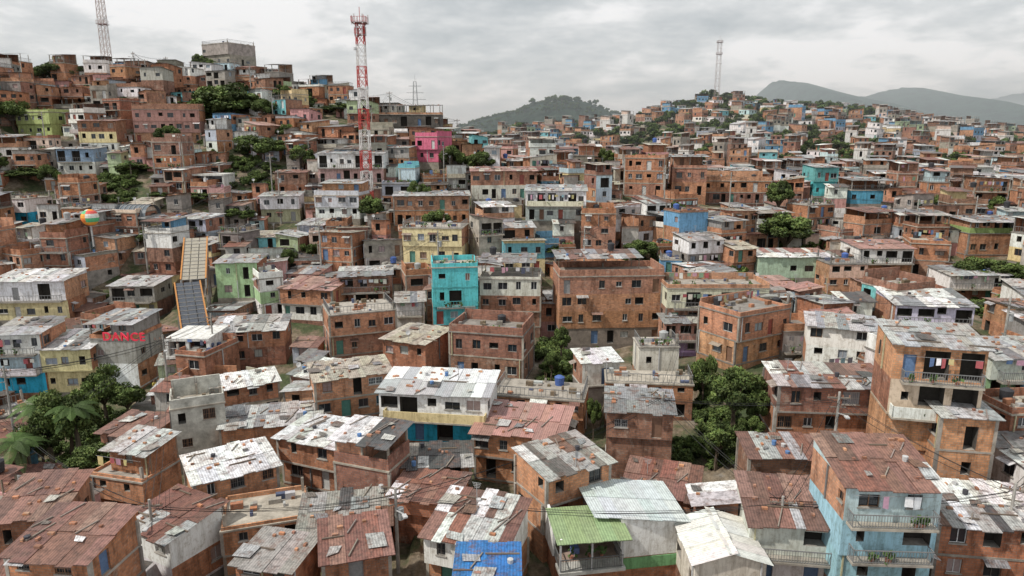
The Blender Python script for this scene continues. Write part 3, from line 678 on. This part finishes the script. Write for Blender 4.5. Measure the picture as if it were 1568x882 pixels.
TREES = [
(338,198,118,188,118),(300,205,150,190,60),(392,270,205,160,90),(200,300,248,150,60),(165,310,275,146,60),(85,138,90,212,60),(10,218,148,178,66),(60,125,95,214,40),
(95,715,600,66,110),(55,735,640,64,80),(150,650,565,74,80),(190,660,590,74,60),(130,745,690,60,90),
(1213,392,324,121,100),(1130,680,570,60,110),(1100,730,650,57,60),(1150,715,640,58,50),(1160,660,600,60,50),(1080,600,545,70,50),(1510,450,395,105,80),(1550,455,400,104,60),(1525,520,465,90,70),
(1490,440,400,106,40),(735,262,230,158,50),(700,250,232,165,40),(985,410,368,118,60),(520,200,155,200,40),(500,190,160,205,40),(300,330,295,140,50),(365,345,315,133,50),(440,410,380,115,30),(30,300,255,150,70),(70,290,250,150,40),
(910,650,610,66,30),(745,785,755,51,40),(860,545,500,84,34),(845,580,540,78,30),(850,400,375,120,40),(1090,158,135,495,40),(1120,165,140,492,40),(1150,168,145,490,50),(1385,195,175,520,40),(240,330,300,140,40),(640,300,275,140,40),(930,250,225,165,30)]
PALMS = [(80,690,600,68),(125,700,615,67),(1530,500,450,96),(205,300,245,149),(30,730,665,62)]
ZONES = [(1040,1182,50,72),(822,880,76,98),(30,222,60,79),(1160,1262,112,128),(1478,1568,98,112),(955,1012,110,122),(290,392,178,202),(345,440,150,166),(130,235,138,156),(255,330,86,116)]
for (u, vb, vt, d, wp) in TREES:
    x = azim(u, vb)*d; z = gz(x, d); zt = elev(vt)*d; ht = max(2.0, zt-z); wd = wp/F*d
    me = R.choice(TH if d < 230 else TL)
    Hm = {"tree_a":10,"tree_b":9.5,"tree_c":11}.get(me.name, 8); Rm = {"tree_a":4.6,"tree_b":4.2,"tree_c":3.8}.get(me.name, 4.2)
    sx = wd/(2*Rm)
    obj("tree", me, (x, d+wd*.3, z), R.uniform(0,6), None, (sx, sx, ht/(Hm*1.0)))
for (u, vb, vt, d) in PALMS:
    x = azim(u, vb)*d; z = gz(x, d); s = min(1.1, max(.4, (elev(vt)*d-z)/7.2)); obj("palm_tree", R.choice(PMH), (x,d,z), R.uniform(0,6), None, (s,s,s))
for (u0, u1, d0, d1) in ZONES:
    if u0 == 255: continue
    n = int((azim(u1,500)-azim(u0,500))*(d0+d1)/2*(d1-d0)/3)
    for _ in range(min(n, 90)):
        d = R.uniform(d0-1, d1+1); x = azim(R.uniform(u0,u1), 500)*d; s = R.uniform(.5,1.2)
        if any(abs(x-h['x']) < h['w']/2+.5 and abs(d-h['y']) < h['dep']/2+.5 for h in heroes): continue
        obj("bush", R.choice(BH), (x, d, gz(x,d)-.2), R.uniform(0,6), None, (s,s,s*R.uniform(.6,1.1)))
# ------------------------------------------------------------ filler houses
def inzone(u, d, pad=0): return any(a-pad < u < b_+pad and c < d < e for a, b_, c, e in ZONES)
def rand_style(d):
    t = R.random()
    if t < (.60 if d < 150 else (.5 if d < 250 else .36)):
        c = (BR, R.choice(BRK)); walls = [c, c if R.random() < .6 else (BR, R.choice(BRK)), c if R.random() < .7 else (PL, R.choice(PAINT))]
        if R.random() < .3: walls[0] = (PL, R.choice(PAINT))
        nm = 'brick_house'
    elif t < .88:
        c = (PL, R.choice(PAINT)); walls = [c, c if R.random() < .6 else (PL, R.choice(PAINT)), c]; nm = 'painted_house'
    else:
        c = (CO, R.choice(CONC)); walls = [c, c if R.random() < .5 else (PL, R.choice(PAINT)), c]; nm = 'concrete_house'
    roof = R.choice(['F','F','F','B','B','L','R','S','S','D','D','T','T','T'])
    pal = R.choice([GREY,GREY,WHT[:1]+GREY,MIX,MIX,RUST,RUST+GREY,JUNK,JUNK,BEIG,PINK])
    return nm, walls, roof, pal
PX = [h['x'] for h in heroes]; PY = [h['y'] for h in heroes]; PW = [h['w'] for h in heroes]; PD = [h['dep'] for h in heroes]
def blocked(cx, cy, w, dep, zb, ht, rise):
    yfr = cy-dep/2
    u0, vt = proj(cx-w/2, yfr, zb+ht+rise*.3); u1, _ = proj(cx+w/2, yfr, zb+ht)
    _, vt2 = proj(cx, cy+dep/2, zb+ht+rise); vt = min(vt, vt2)
    for h in heroes:
        if h['d'] > yfr-2 and h['d']-cy < 40 and vt < h['vB']-.12*(h['vB']-h['vT']) and min(u1, h['uR'])-max(u0, h['uL']) > .15*min(u1-u0, h['uR']-h['uL']): return True
    for (tu, tvb, tvt, td, tw) in TREES:
        if td > yfr and td-yfr < 25 and min(u1, tu+tw/2)-max(u0, tu-tw/2) > 8 and vt < tvb-.3*(tvb-tvt): return True
    for (lo, hi) in ESC:
        if lo[2] > yfr-3 and lo[2]-yfr < 25 and u1 > 268 and u0 < 320 and vt < lo[1]: return True
    return False
nfill = 0; y = 32.0; poles = []
while y < 262:
    x = -(.86*y+8)+R.uniform(0,4)
    dk = R.uniform(4.4,6.0) if y < 75 else R.uniform(5.0,6.8)
    while x < .86*y+8:
        w = R.uniform(3.6, 7.2); dep = dk*R.uniform(.85,1.1)
        cx = x+w/2; cy = y+dep/2+R.uniform(-1.6,1.6)+2.0*math.sin(x*.07)
        x += w+R.choice([.1,.15,.3,.6])
        u, v = proj(cx, cy, gz(cx, cy))
        if inzone(u, cy-dep/2, 5) : continue
        if any(abs(cx-h['x']) < (h['w']+w)/2*.88 and abs(cy-h['y']) < (h['dep']+dep)/2*.85 for h in heroes): continue
        if y > 238 and u > 620: continue
        zb = gz(cx, cy-dep/2)+.3
        fl = R.choice([1,2,2,2,3]) if y < 75 else R.choice([1,1,2,2,2,3,3])
        fh = R.uniform(2.3, 2.7)
        nm, walls, roof, pal = rand_style(y)
        if y < 62: pal = R.choice([RUST+GREY, MIX, JUNK, JUNK, RUST, RUST])
        rise = R.uniform(.3,.9)
        ok = False
        while fl > 0:
            ex = 2.8 if roof in 'DT' else rise
            if not blocked(cx, cy, w, dep, zb, fl*fh, ex): ok = True; break
            if roof in 'DT': roof = 'S'
            else: fl -= 1
        if not ok: continue
        if R.random() < (.085 if y > 115 else .02):
            s = R.uniform(.5,.85); obj("tree", R.choice(TH), (cx, cy, zb-.3), R.uniform(0,6), None, (s,s,s)); continue
        yaw = .28*math.sin(cx*.035+.8)+.2*math.sin(cy*.06+cx*.01)+R.uniform(-.26,.26)
        found = max(1., zb-min(gz(cx-w/2, cy+dep/2), gz(cx+w/2, cy+dep/2), gz(cx-w/2,cy-dep/2), gz(cx+w/2,cy-dep/2))+1.5)
        lod = 0 if y < 62 else (1 if y < 165 else 2)
        balc = tuple(i for i in range(fl) if R.random() < .33) if y < 200 else ()
        bb = B(); house(bb, w*.98, dep, fl, fh, [(m_, jit(c_, .16)) for m_, c_ in walls], roof, pal, rise, found, lod, balc=balc, big=R.random() < .25, ov=R.choice([0,0,.3]))
        obj(nm, bb.mesh(nm), (cx, cy, zb), yaw); nfill += 1
        PX.append(cx); PY.append(cy); PW.append(w); PD.append(dep)
        if R.random() < .06: poles.append((cx-w/2-.2, cy-dep/2-.6, zb))
    y += dk+R.uniform(.1,.8)
SM = []
for i in range(44):
    nm, walls, roof, pal = rand_style(80)
    w = R.uniform(2.6,3.8); dep = R.uniform(2.6,3.8); bb = B()
    house(bb, w, dep, R.choice([1,1,2]), 2.4, [(m_, jit(c_, .14)) for m_, c_ in walls], R.choice(['F','F','B','L','R','S']), pal, .4, 5, 1, ov=0)
    SM.append(('shack', bb.mesh('shack'), w, dep, 5.4))
ns = 0; y = 33.
while y < 245:
    x = -.86*y-4
    while x < .86*y+4:
        nm, me, w, dep, ht = R.choice(SM)
        cx = x+R.uniform(-.5,.5); cy = y+R.uniform(-.6,.6); x += 1.7
        ax = np.abs(np.array(PX)-cx); ay = np.abs(np.array(PY)-cy)
        if np.any((ax < (np.array(PW)+w)/2*.86) & (ay < (np.array(PD)+dep)/2*.86)): continue
        z = gz(cx, cy-dep/2)+.1; u, v = proj(cx, cy, z)
        if inzone(u, cy, 5): continue
        if blocked(cx, cy, w, dep, z, 5.0, .4):
            if y > 50 and R.random() < .12 and not blocked(cx, cy, w, dep, z, 1.6, 0): s = R.uniform(.4,.8); obj("bush", R.choice(BH), (cx, cy, z-.3), R.uniform(0,6), None, (s,s,s))
            continue
        if y > 100 and R.random() < .18:
            s = R.uniform(.8,1.5); obj("bush", R.choice(BH), (cx, cy, z-.3), R.uniform(0,6), None, (s,s,s*1.3)); continue
        obj(nm, me, (cx, cy, z), R.uniform(-.3,.3)); ns += 1
        PX.append(cx); PY.append(cy); PW.append(w); PD.append(dep)
    y += 1.9
# far hillside: shared meshes
FARM = []
for i in range(46):
    nm, walls, roof, pal = rand_style(300)
    w = R.uniform(4.0,7.2); bb = B(); fl = R.choice([1,1,2,2,3])
    house(bb, w, R.uniform(5.5,7.5), fl, 2.5, [(m_, jit(c_, .16)) for m_, c_ in walls], roof, pal, .8, 5.5, 2, ov=0)
    FARM.append((nm, bb.mesh(nm+"_far"), w))
dt = bpy.data.objects.new("distant_trees", None); COL.objects.link(dt)
y = 258.; nf = 0
while y < 575:
    a0 = -.24 if y > 300 else -.12
    x = a0*y
    while x < .80*y+10:
        nm, me, w = R.choice(FARM)
        cx = x+w/2; cy = y+R.uniform(-4.5,4.5)+5*math.sin(x*.04+y*.02); x += w+R.choice([.3,1,2,4])
        z = gz(cx, cy); u, v = proj(cx, cy, z)
        g = .5+.36*math.sin(cx*.03+2)*math.cos(cy*.025)
        if u > 1060 and y > 430: g += .16
        if u > 1380: g += .1
        if R.random() < g:
            s = R.uniform(.5,1.15)
            obj("tree_crown", R.choice(TL), (cx, cy, z-.5), R.uniform(0,6), dt, (s,s,s*R.uniform(.7,1.1))); continue
        obj(nm, me, (cx, cy, z+R.uniform(.3,1.5)), .7*math.sin(cx*.02+cy*.03)+R.uniform(-.4,.4)); nf += 1
    y += R.uniform(7.0, 10)
# ------------------------------------------------------------ lattice towers
def tower(name, u, vb, vt, d, wb, wt, cols, plat, r=.085, seg=2.0, arms=()):
    x = azim(u, (vb+vt)/2)*d; z0 = gz(x, d)-1; H = elev(vt)*d-z0; bb = B()
    n = max(8, int(H/seg))
    for i in range(n):
        t0, t1 = i/n, (i+1)/n; w0 = (wb*(1-t0)+wt*t0)/2; w1 = (wb*(1-t1)+wt*t1)/2; za, zb_ = t0*H, t1*H
        c = cols[int(t0*9.0) % 2] if len(cols) > 1 else cols[0]
        C = [(-1,-1),(1,-1),(1,1),(-1,1)]
        for k in range(4):
            a = C[k]; e = C[(k+1) % 4]
            bb.strut((a[0]*w0,a[1]*w0,za),(a[0]*w1,a[1]*w1,zb_), r, PA, c)
            bb.strut((a[0]*w0,a[1]*w0,za),(e[0]*w1,e[1]*w1,zb_), r*.45, PA, c)
            if seg < 3: bb.strut((e[0]*w0,e[1]*w0,za),(a[0]*w1,a[1]*w1,zb_), r*.45, PA, c)
            bb.strut((a[0]*w1,a[1]*w1,zb_),(e[0]*w1,e[1]*w1,zb_), r*.55, PA, c)
    for (t, rr) in plat:
        z = t*H; bb.box(-rr, rr, -rr, rr, z-.1, z+.02, PA, (.3,.2,.2)); railing(bb, -rr, rr, -rr, rr, z+.05, cols[0], 1)
        for k in range(6):
            a = k*math.pi/3; px, py = math.cos(a)*rr*1.1, math.sin(a)*rr*1.1
            bb.box(px-.12, px+.12, py-.06, py+.06, z-.3, z+1.5, PA, (.6,.58,.58))
    for (dz, s) in arms: bb.strut((-s,0,H-dz),(s,0,H-dz), .1, PA, cols[0])
    bb.strut((0,0,H),(0,0,H+3), .05, PA, cols[0]); bb.strut((wt/2,0,H),(wt/2,0,H+1.6), .04, PA, cols[0])
    if not arms:
        bb.cyl(-wt*.7, -wt*.5, H*.86, H*.86+.5, .35, .35, 8, PA, (.6,.6,.6)); bb.cyl(wt*.7, -wt*.5, H*.66, H*.66+.5, .3, .3, 8, PA, (.6,.6,.6))
    obj(name, bb.mesh(name), (x, d, z0))
RD = (.45,.05,.04); WH = (.66,.64,.62)
tower("telecom_tower", 557, 305, 35, 146, 2.1, 1.5, [RD, WH], [(1.0,1.5),(.94,1.0)])
tower("telecom_tower", 157, 100, -30, 216, 2.2, 1.6, [(.45,.36,.34)], [(.62,1.3)], .07)
tower("telecom_tower", 1100, 140, 62, 485, 3.0, 2.3, [(.42,.34,.33)], [(.8,1.8),(.97,1.8)], .085, 4.5)
tower("electricity_pylon", 636, 185, 125, 330, 4.5, 1.2, [(.36,.37,.38)], [], .07, 4, [(8,5),(5,4),(2,3)])
# ------------------------------------------------------------ escalators
for (lo, hi) in ESC:
    p = Vector((azim(lo[0],lo[1])*lo[2], lo[2], elev(lo[1])*lo[2])); q = Vector((azim(hi[0],hi[1])*hi[2], hi[2], elev(hi[1])*hi[2]))
    bb = B(); wd = 1.75; d = q-p; side = Vector((d.y,-d.x,0)).normalized()*wd; up = Vector((0,0,1))
    OR = (.50,.22,.06); n = 12
    bb.quad(tuple(p-side-up*2.6),tuple(p+side-up*2.6),tuple(q+side-up*2.6),tuple(q-side-up*2.6), CO, (.35,.34,.32))
    for sgn in (-1,1):
        s = side*sgn
        bb.quad(tuple(p+s-up*2.6),tuple(q+s-up*2.6),tuple(q+s-up*1.5),tuple(p+s-up*1.5), PA, OR)
        bb.strut(tuple(p+s+up*.06), tuple(q+s+up*.06), .1, PA, OR); bb.strut(tuple(p+s-up*.35), tuple(q+s-up*.35), .07, PA, (.4,.4,.4))
    for i in range(n):
        a = p+d*(i/n); c = p+d*((i+.93)/n)
        for k in range(3):
            s0 = side*(-1+2*k/3+.03); s1 = side*(-1+2*(k+1)/3-.03)
            bb.quad(tuple(a+s0),tuple(a+s1),tuple(c+s1),tuple(c+s0), PA, (.07,.08,.10) if lo[1] > 450 else (.34,.31,.25))
        bb.strut(tuple(a-side+up*.03), tuple(a+side+up*.03), .04, PA, (.4,.38,.35))
        for sgn in (-1,1): bb.strut(tuple(a+side*sgn-up*1.5), tuple(a+side*sgn), .05, PA, (.4,.4,.4))
        if i % 4 == 0:
            for sgn in (-1,1): bb.strut(tuple(a+side*sgn-up*2.6), tuple(a+side*sgn-up*9), .14, CO, (.4,.39,.37))
    for i in range(40):
        a = p+d*(i/40)-up*2.2; bb.box(a.x-.6, a.x+.6, a.y-.15, a.y+.15, a.z-.12, a.z+.06, PA, (.2,.2,.2))
    obj("covered_escalator", bb.mesh("covered_escalator"))
def frame_building(name, uL, uR, vT, vB, d, dep, fl, bays, col):
    zb = elev(vB)*d; H = elev(vT)*d-zb; XL = azim(uL,vB)*d; w = azim(uR,vB)*d-XL; bb = B(); fh = H/fl
    for i in range(fl+1): bb.box(-.2, w+.2, -.2, dep, i*fh-.18, i*fh+.18, PL, col)
    for i in range(fl):
        for k in range(bays+1):
            x = w*k/bays; bb.box(x-.2, x+.2, -.1, .3, i*fh+.18, (i+1)*fh-.18, PL, col)
        bb.box(.2, w-.2, 1.4, 1.5, i*fh+.18, (i+1)*fh-.18, GL, (.05,.05,.06)); bb.box(-.1, .1, .31, dep-.01, i*fh+.18, (i+1)*fh-.18, PL, col); bb.box(w-.1, w+.1, .31, dep-.01, i*fh+.18, (i+1)*fh-.18, PL, col)
        railing(bb, .2, w-.2, .05, 1.2, i*fh+.18, (.5,.5,.5), 1)
    bb.box(0, w, .3, dep-.3, -6, -.2, CO, (.35,.34,.32))
    obj(name, bb.mesh(name), (XL, d, zb))
frame_building("escalator_station", 264, 326, 520, 600, 82, 6, 3, 2, (.70,.70,.68))
frame_building("escalator_station", 262, 345, 268, 308, 146, 6, 2, 3, (.6,.6,.57))
d = 128; bb = B(); wS = (azim(240,330)-azim(142,330))*d; rr = 2.6
for i in range(14):
    x0 = wS*i/14; x1 = wS*(i+1)/14
    for k in range(10):
        t0 = math.pi*k/10; t1 = math.pi*(k+1)/10
        bb.quad((x0+.05,-rr*math.cos(t0),2+rr*.75*math.sin(t0)),(x1-.05,-rr*math.cos(t0),2+rr*.75*math.sin(t0)),(x1-.05,-rr*math.cos(t1),2+rr*.75*math.sin(t1)),(x0+.05,-rr*math.cos(t1),2+rr*.75*math.sin(t1)), GL if k < 5 else SC, (.13,.15,.17))
        bb.strut((x0,-rr*1.02*math.cos(t0),2+rr*.77*math.sin(t0)),(x0,-rr*1.02*math.cos(t1),2+rr*.77*math.sin(t1)), .05, PA, (.3,.3,.3))
bb.box(0, wS, -2.3, 2.3, -4, 1.55, CO, (.2,.2,.2)); bb.box(-.4, wS+.4, -3.2, 3.0, 1.6, 1.95, PL, (.4,.4,.4))
obj("barrel_roofed_station", bb.mesh("barrel_roofed_station"), (azim(142,340)*d, d, elev(345)*d), -.06)
bb = B(); n = 20; mm = 12; r = 1.4; cs = [(.75,.2,.04),(.8,.35,.05),(.1,.45,.2),(.75,.72,.65),(.7,.1,.08),(.8,.3,.04)]
for i in range(n):
    for k in range(mm):
        a0, a1 = 2*math.pi*i/n, 2*math.pi*(i+1)/n; p0, p1 = math.pi*k/mm-math.pi/2, math.pi*(k+1)/mm-math.pi/2
        f = lambda a, p_: (r*math.cos(p_)*math.cos(a), r*math.cos(p_)*math.sin(a), r*math.sin(p_))
        bb.quad(f(a0,p0), f(a1,p0), f(a1,p1), f(a0,p1), PA, cs[(k//2+(i//5)*2) % 6])
bb.strut((0,0,-5),(0,0,-r), .1, PA, (.4,.4,.4))
obj("painted_globe", bb.mesh("painted_globe"), (azim(138,333)*116, 116, elev(333)*116))
tc = bpy.data.curves.new("dance_sign", 'FONT'); tc.body = "DANCE"; tc.size = 1.5; tc.extrude = .08; tc.offset = .02; tc.space_character = 1.15
m, nt, b = nmat("red_sign_paint"); b.inputs['Base Color'].default_value = (.75,.03,.07,1); tc.materials.append(m)
o = bpy.data.objects.new("dance_sign", tc); COL.objects.link(o); o.rotation_euler = (math.radians(90),0,-.05); o.location = (azim(158,522)*83.6, 83.6, elev(521)*83.6)
# ------------------------------------------------------------ poles and wires
def pole(x, y, z, H=9.):
    bb = B(); bb.cyl(0, 0, -1.5, H, .17, .10, 8, CO, (.4,.39,.37))
    bb.strut((-.9,0,H-.5),(.9,0,H-.5), .05, PA, (.2,.17,.14)); bb.strut((-.6,0,H-1.3),(.6,0,H-1.3), .04, PA, (.2,.17,.14))
    for s in (-.8,-.3,.3,.8): bb.cyl(s, 0, H-.45, H-.25, .05, .04, 6, PA, (.3,.15,.1))
    if R.random() < .5: bb.cyl(.35, 0, H-2.6, H-1.7, .25, .25, 10, PA, (.35,.36,.36))
    bb.strut((0,0,H-1.8),(.2,-1.3,H-1.5), .035, PA, (.45,.45,.45)); bb.box(.05, .35, -1.75, -1.25, H-1.6, H-1.48, PA, (.5,.5,.5))
    obj("utility_pole", bb.mesh("utility_pole"), (x,y,z), R.uniform(-.5,.5))
PO = [(1405,320,245,125),(20,650,520,72),(1490,350,300,128),(598,190,140,205),(700,190,165,215),(205,95,65,214),(1275,700,600,52),(1062,470,420,98),(1535,860,740,44),(40,720,660,64),(430,330,260,140),(330,560,480,84),(1010,700,600,60),(240,860,770,46),(610,870,760,46),(1190,860,760,45)]
ends = []
for (u, vb, vt, d) in PO:
    x = azim(u,vb)*d; z = gz(x,d); H = min(11, max(7, elev(vt)*d-z)); pole(x, d, z, H); ends.append((x,d,z+H-.5))
for p in poles[:80]:
    pole(p[0], p[1], p[2]-.3, 9.5); ends.append((p[0],p[1],p[2]+8.7))
bb = B()
for i, p in enumerate(ends):
    ds = sorted((math.dist(p,q), j) for j, q in enumerate(ends) if j != i)[:3]
    for L, j in ds:
        if L > 45 or j < i and R.random() < .5: continue
        q = ends[j]
        for o_ in (-.5, .1, .6):
            pr = None
            for k in range(11):
                t = k/10; pt = (p[0]*(1-t)+q[0]*t+o_, p[1]*(1-t)+q[1]*t, p[2]*(1-t)+q[2]*t-L*.035*4*t*(1-t)-abs(o_)*.4)
                if pr: bb.strut(pr, pt, .014, PA, (.03,.03,.03))
                pr = pt
obj("power_lines", bb.mesh("power_lines"))
# ------------------------------------------------------------ people
def person_mesh(seed):
    r = random.Random(seed)
    V = [(0,0,.95),(0,0,1.15),(0,0,1.40),(0,0,1.50),(0,0,1.60),(0,-.01,1.70),
         (.10,0,.90),(.12,-.03,.50),(.13,.02,.08),(.13,-.12,.04),(-.10,0,.90),(-.13,.06,.50),(-.13,.12,.08),(-.13,.0,.04),
         (.19,0,1.40),(.25,.02,1.13),(.26,-.10,.88),(.26,-.14,.78),(-.19,0,1.40),(-.25,-.02,1.13),(-.25,-.12,.88),(-.25,-.16,.78)]
    E = [(0,1),(1,2),(2,3),(3,4),(4,5),(0,6),(6,7),(7,8),(8,9),(0,10),(10,11),(11,12),(12,13),(2,14),(14,15),(15,16),(16,17),(2,18),(18,19),(19,20),(20,21)]
    RA = [.15,.13,.15,.055,.09,.10,.10,.065,.045,.04,.10,.065,.045,.04,.07,.05,.035,.035,.07,.05,.035,.035]
    me = bpy.data.meshes.new("p"); me.from_pydata(V, E, []); o = bpy.data.objects.new("p", me); COL.objects.link(o)
    o.modifiers.new("s", 'SKIN'); o.modifiers.new("ss", 'SUBSURF').levels = 1
    for i, ra in enumerate(RA): me.skin_vertices[0].data[i].radius = (ra, ra*.8)
    me.skin_vertices[0].data[0].use_root = True
    dg = bpy.context.evaluated_depsgraph_get(); m2 = bpy.data.meshes.new_from_object(o.evaluated_get(dg)); bpy.data.objects.remove(o)
    m2.name = "person"; m2.materials.clear()
    cols = [r.choice([(.05,.07,.15,1),(.1,.1,.1,1),(.25,.2,.15,1)]), r.choice([(.7,.7,.7,1),(.5,.08,.08,1),(.1,.25,.5,1),(.6,.5,.1,1),(.08,.08,.08,1)]), (.35,.2,.13,1), (.02,.015,.01,1)]
    for i, c in enumerate(cols):
        mm_, nt, b = nmat("person_mat"); b.inputs['Base Color'].default_value = c; b.inputs['Roughness'].default_value = .8; m2.materials.append(mm_)
    for p in m2.polygons:
        z = p.center.z; x = abs(p.center.x)
        p.material_index = 0 if (z < .95 and x < .22) else (1 if z < 1.46 and not (x > .2 and z < 1.15) else (3 if z > 1.70 or (z > 1.6 and p.center.y > .02) else 2))
        p.use_smooth = True
    return m2
PM = [person_mesh(i) for i in range(6)]
bb = B(); zpl = elev(612)*78; xpl = azim(278,612)*78
bb.box(xpl-5, xpl+5, 76, 82, zpl-5, zpl, CO, (.33,.32,.3)); obj("plaza_paving", bb.mesh("plaza_paving"))
for i in range(14):
    obj("person", PM[i % 6], (xpl+R.uniform(-4.5,4.5), R.uniform(76.5,81.5), zpl), R.uniform(0,6.28))
# ------------------------------------------------------------ distant hills
def hill(name, pts, d, thick, col, rough, zb=-60):
    U = np.array([p[0] for p in pts], float); V = np.array([p[1] for p in pts], float)
    n = 260; us = np.linspace(U[0], U[-1], n); vs = np.interp(us, U, V)
    vs = np.convolve(np.pad(vs, 4, 'edge'), np.ones(9)/9, 'valid')
    rs = np.random.default_rng(int(d)); nz = np.convolve(rs.normal(size=n+20), np.ones(7)/7, 'same')[10:-10]*rough + rs.normal(size=n)*rough*.25
    m_ = 26; vv = []; ff = []
    ph = rs.uniform(0, 6, 6)
    for j in range(m_+1):
        t = j/m_; y = d+(t-.72)*thick; prof = (t/.72)**.8 if t < .72 else 1-((t-.72)/.28)**1.5
        for i in range(n):
            e = elev(vs[i]); zr = e*d+nz[i]; x = azim(us[i], vs[i])*d*(1+.1*(t-.72))
            rid = (math.sin(i*.11+ph[0]+t*3)+.6*math.sin(i*.27+ph[1]-t*5)+.4*math.sin(i*.05+ph[2]))*(1-abs(prof*2-1))*thick*.02
            vv.append((x, y+rid*2, zb+(zr-zb)*max(0, prof)+rid*.7*(1 if j not in (0,m_) else 0)*(prof < .98)))
    for j in range(m_):
        for i in range(n-1):
            a = j*n+i; ff.append((a, a+1, a+n+1, a+n))
    me = bpy.data.meshes.new(name); me.from_pydata(vv, [], ff); me.update()
    for p in me.polygons: p.use_smooth = True
    mt, nt, b = nmat(name+"_forest")
    sc = 60/d
    c = ramp(nt, noise(nt, pos(nt), sc, 8, .7), [(.35, tuple(x*.5 for x in col)+(1,)), (.65, tuple(x*1.5 for x in col)+(1,))])
    nt.links.new(c, b.inputs['Base Color']); b.inputs['Roughness'].default_value = 1; b.inputs['Specular IOR Level'].default_value = .1
    bump(nt, b, noise(nt, pos(nt), sc*3, 6, .7), 1.0, d*.02)
    me.materials.append(mt); obj(name, me)
HP = [(640,215),(700,194),(745,180),(790,170),(815,159),(845,153),(880,152),(905,157),(935,170),(980,184),(1040,200)]
hill("wooded_hill", HP, 1150, 500, (.045,.07,.045), 1.5)
for i in range(420):
    u = R.uniform(700,985); k = 1 if i < 230 else 0
    v = np.interp(u, [p[0] for p in HP], [p[1] for p in HP]) + (0 if k else R.uniform(1,16))
    dd = 1150-(0 if k else R.uniform(10,90)); s = R.uniform(.5,1.0) if R.random() < .85 or not 815 < u < 915 else R.uniform(1.2,1.7)
    obj("tree_crown", R.choice(TL), (azim(u,v)*dd, dd, elev(v)*dd-5), R.uniform(0,6), dt, (s,s,s*1.1))
hill("distant_mountain", [(1060,215),(1130,168),(1165,141),(1185,124),(1205,120),(1235,126),(1265,138),(1290,148),(1330,146),(1370,136),(1405,133),(1435,142),(1470,156),(1500,164),(1560,181),(1640,200),(1800,215)], 2900, 2000, (.05,.095,.07), 8)
hill("distant_mountain", [(1380,200),(1450,168),(1500,155),(1540,148),(1580,140),(1640,130),(1750,120),(1900,140)], 4600, 2300, (.06,.10,.085), 10)
hill("distant_mountain", [(-300,200),(300,215),(640,205),(700,200),(900,196),(1100,190),(1300,192),(1500,190),(1900,200)], 6500, 2500, (.06,.09,.08), 8)
# ------------------------------------------------------------ haze (real volume over the valley)
bpy.ops.mesh.primitive_cube_add(size=1, location=(0, 4175, 60)); hz = bpy.context.object; hz.name = "valley_haze"; hz.scale = (9000, 7950, 300)
m = bpy.data.materials.new("haze"); m.use_nodes = True; nt = m.node_tree; nt.nodes.clear()
o_ = nt.nodes.new('ShaderNodeOutputMaterial'); vs = nt.nodes.new('ShaderNodeVolumeScatter'); vs.inputs['Density'].default_value = .00034
vs.inputs['Color'].default_value = (.86,.95,1,1); vs.inputs['Anisotropy'].default_value = .2
nt.links.new(vs.outputs[0], o_.inputs['Volume']); hz.data.materials.append(m)
# ------------------------------------------------------------ sky and sun
w = bpy.data.worlds.new("World"); scene.world = w; w.use_nodes = True; nt = w.node_tree; nt.nodes.clear()
out = nt.nodes.new('ShaderNodeOutputWorld'); bg = nt.nodes.new('ShaderNodeBackground'); bg2 = nt.nodes.new('ShaderNodeBackground'); mx = nt.nodes.new('ShaderNodeMixShader')
sky = nt.nodes.new('ShaderNodeTexSky'); sky.sky_type = 'NISHITA'; sky.sun_disc = False
SE = math.radians(52); SA = math.radians(-112)
sky.sun_elevation = SE; sky.sun_rotation = SA
nt.links.new(sky.outputs[0], bg.inputs[0]); bg.inputs[1].default_value = .09
tcn = nt.nodes.new('ShaderNodeTexCoord'); sep = nt.nodes.new('ShaderNodeSeparateXYZ'); nt.links.new(tcn.outputs['Generated'], sep.inputs[0])
ad = nt.nodes.new('ShaderNodeMath'); ad.operation = 'ADD'; ad.inputs[1].default_value = .22; nt.links.new(sep.outputs['Z'], ad.inputs[0])
ab = nt.nodes.new('ShaderNodeMath'); ab.operation = 'MAXIMUM'; ab.inputs[1].default_value = .05; nt.links.new(ad.outputs[0], ab.inputs[0])
vd = nt.nodes.new('ShaderNodeVectorMath'); vd.operation = 'DIVIDE'; cmb = nt.nodes.new('ShaderNodeCombineXYZ')
for k in range(3): nt.links.new(ab.outputs[0], cmb.inputs[k])
nt.links.new(tcn.outputs['Generated'], vd.inputs[0]); nt.links.new(cmb.outputs[0], vd.inputs[1])
n1 = noise(nt, vd.outputs[0], 1.1, 8, .55); n2 = noise(nt, vd.outputs[0], 3.4, 7, .6)
mxx = mul(nt, n1, n2, .4, 'MIX')
c = ramp(nt, mxx, [(.38, (.44,.48,.50,1)), (.45, (.58,.61,.625,1)), (.51, (.73,.75,.755,1)), (.58, (1.0,1.0,1.0,1))])
nt.links.new(c, bg2.inputs[0]); bg2.inputs[1].default_value = 1.1
mx.inputs[0].default_value = .88
nt.links.new(bg.outputs[0], mx.inputs[1]); nt.links.new(bg2.outputs[0], mx.inputs[2]); nt.links.new(mx.outputs[0], out.inputs[0])
sd = bpy.data.lights.new("sun", 'SUN'); sd.energy = 3.7; sd.angle = math.radians(2.0); sd.color = (1,.95,.87)
so = bpy.data.objects.new("sun", sd); COL.objects.link(so)
dv = Vector((math.sin(SA)*math.cos(SE), math.cos(SA)*math.cos(SE), math.sin(SE)))
so.rotation_euler = dv.to_track_quat('Z','Y').to_euler()
print("FILL", nfill, "SHACK", ns, "FAR", nf, "objects", len(bpy.data.objects))
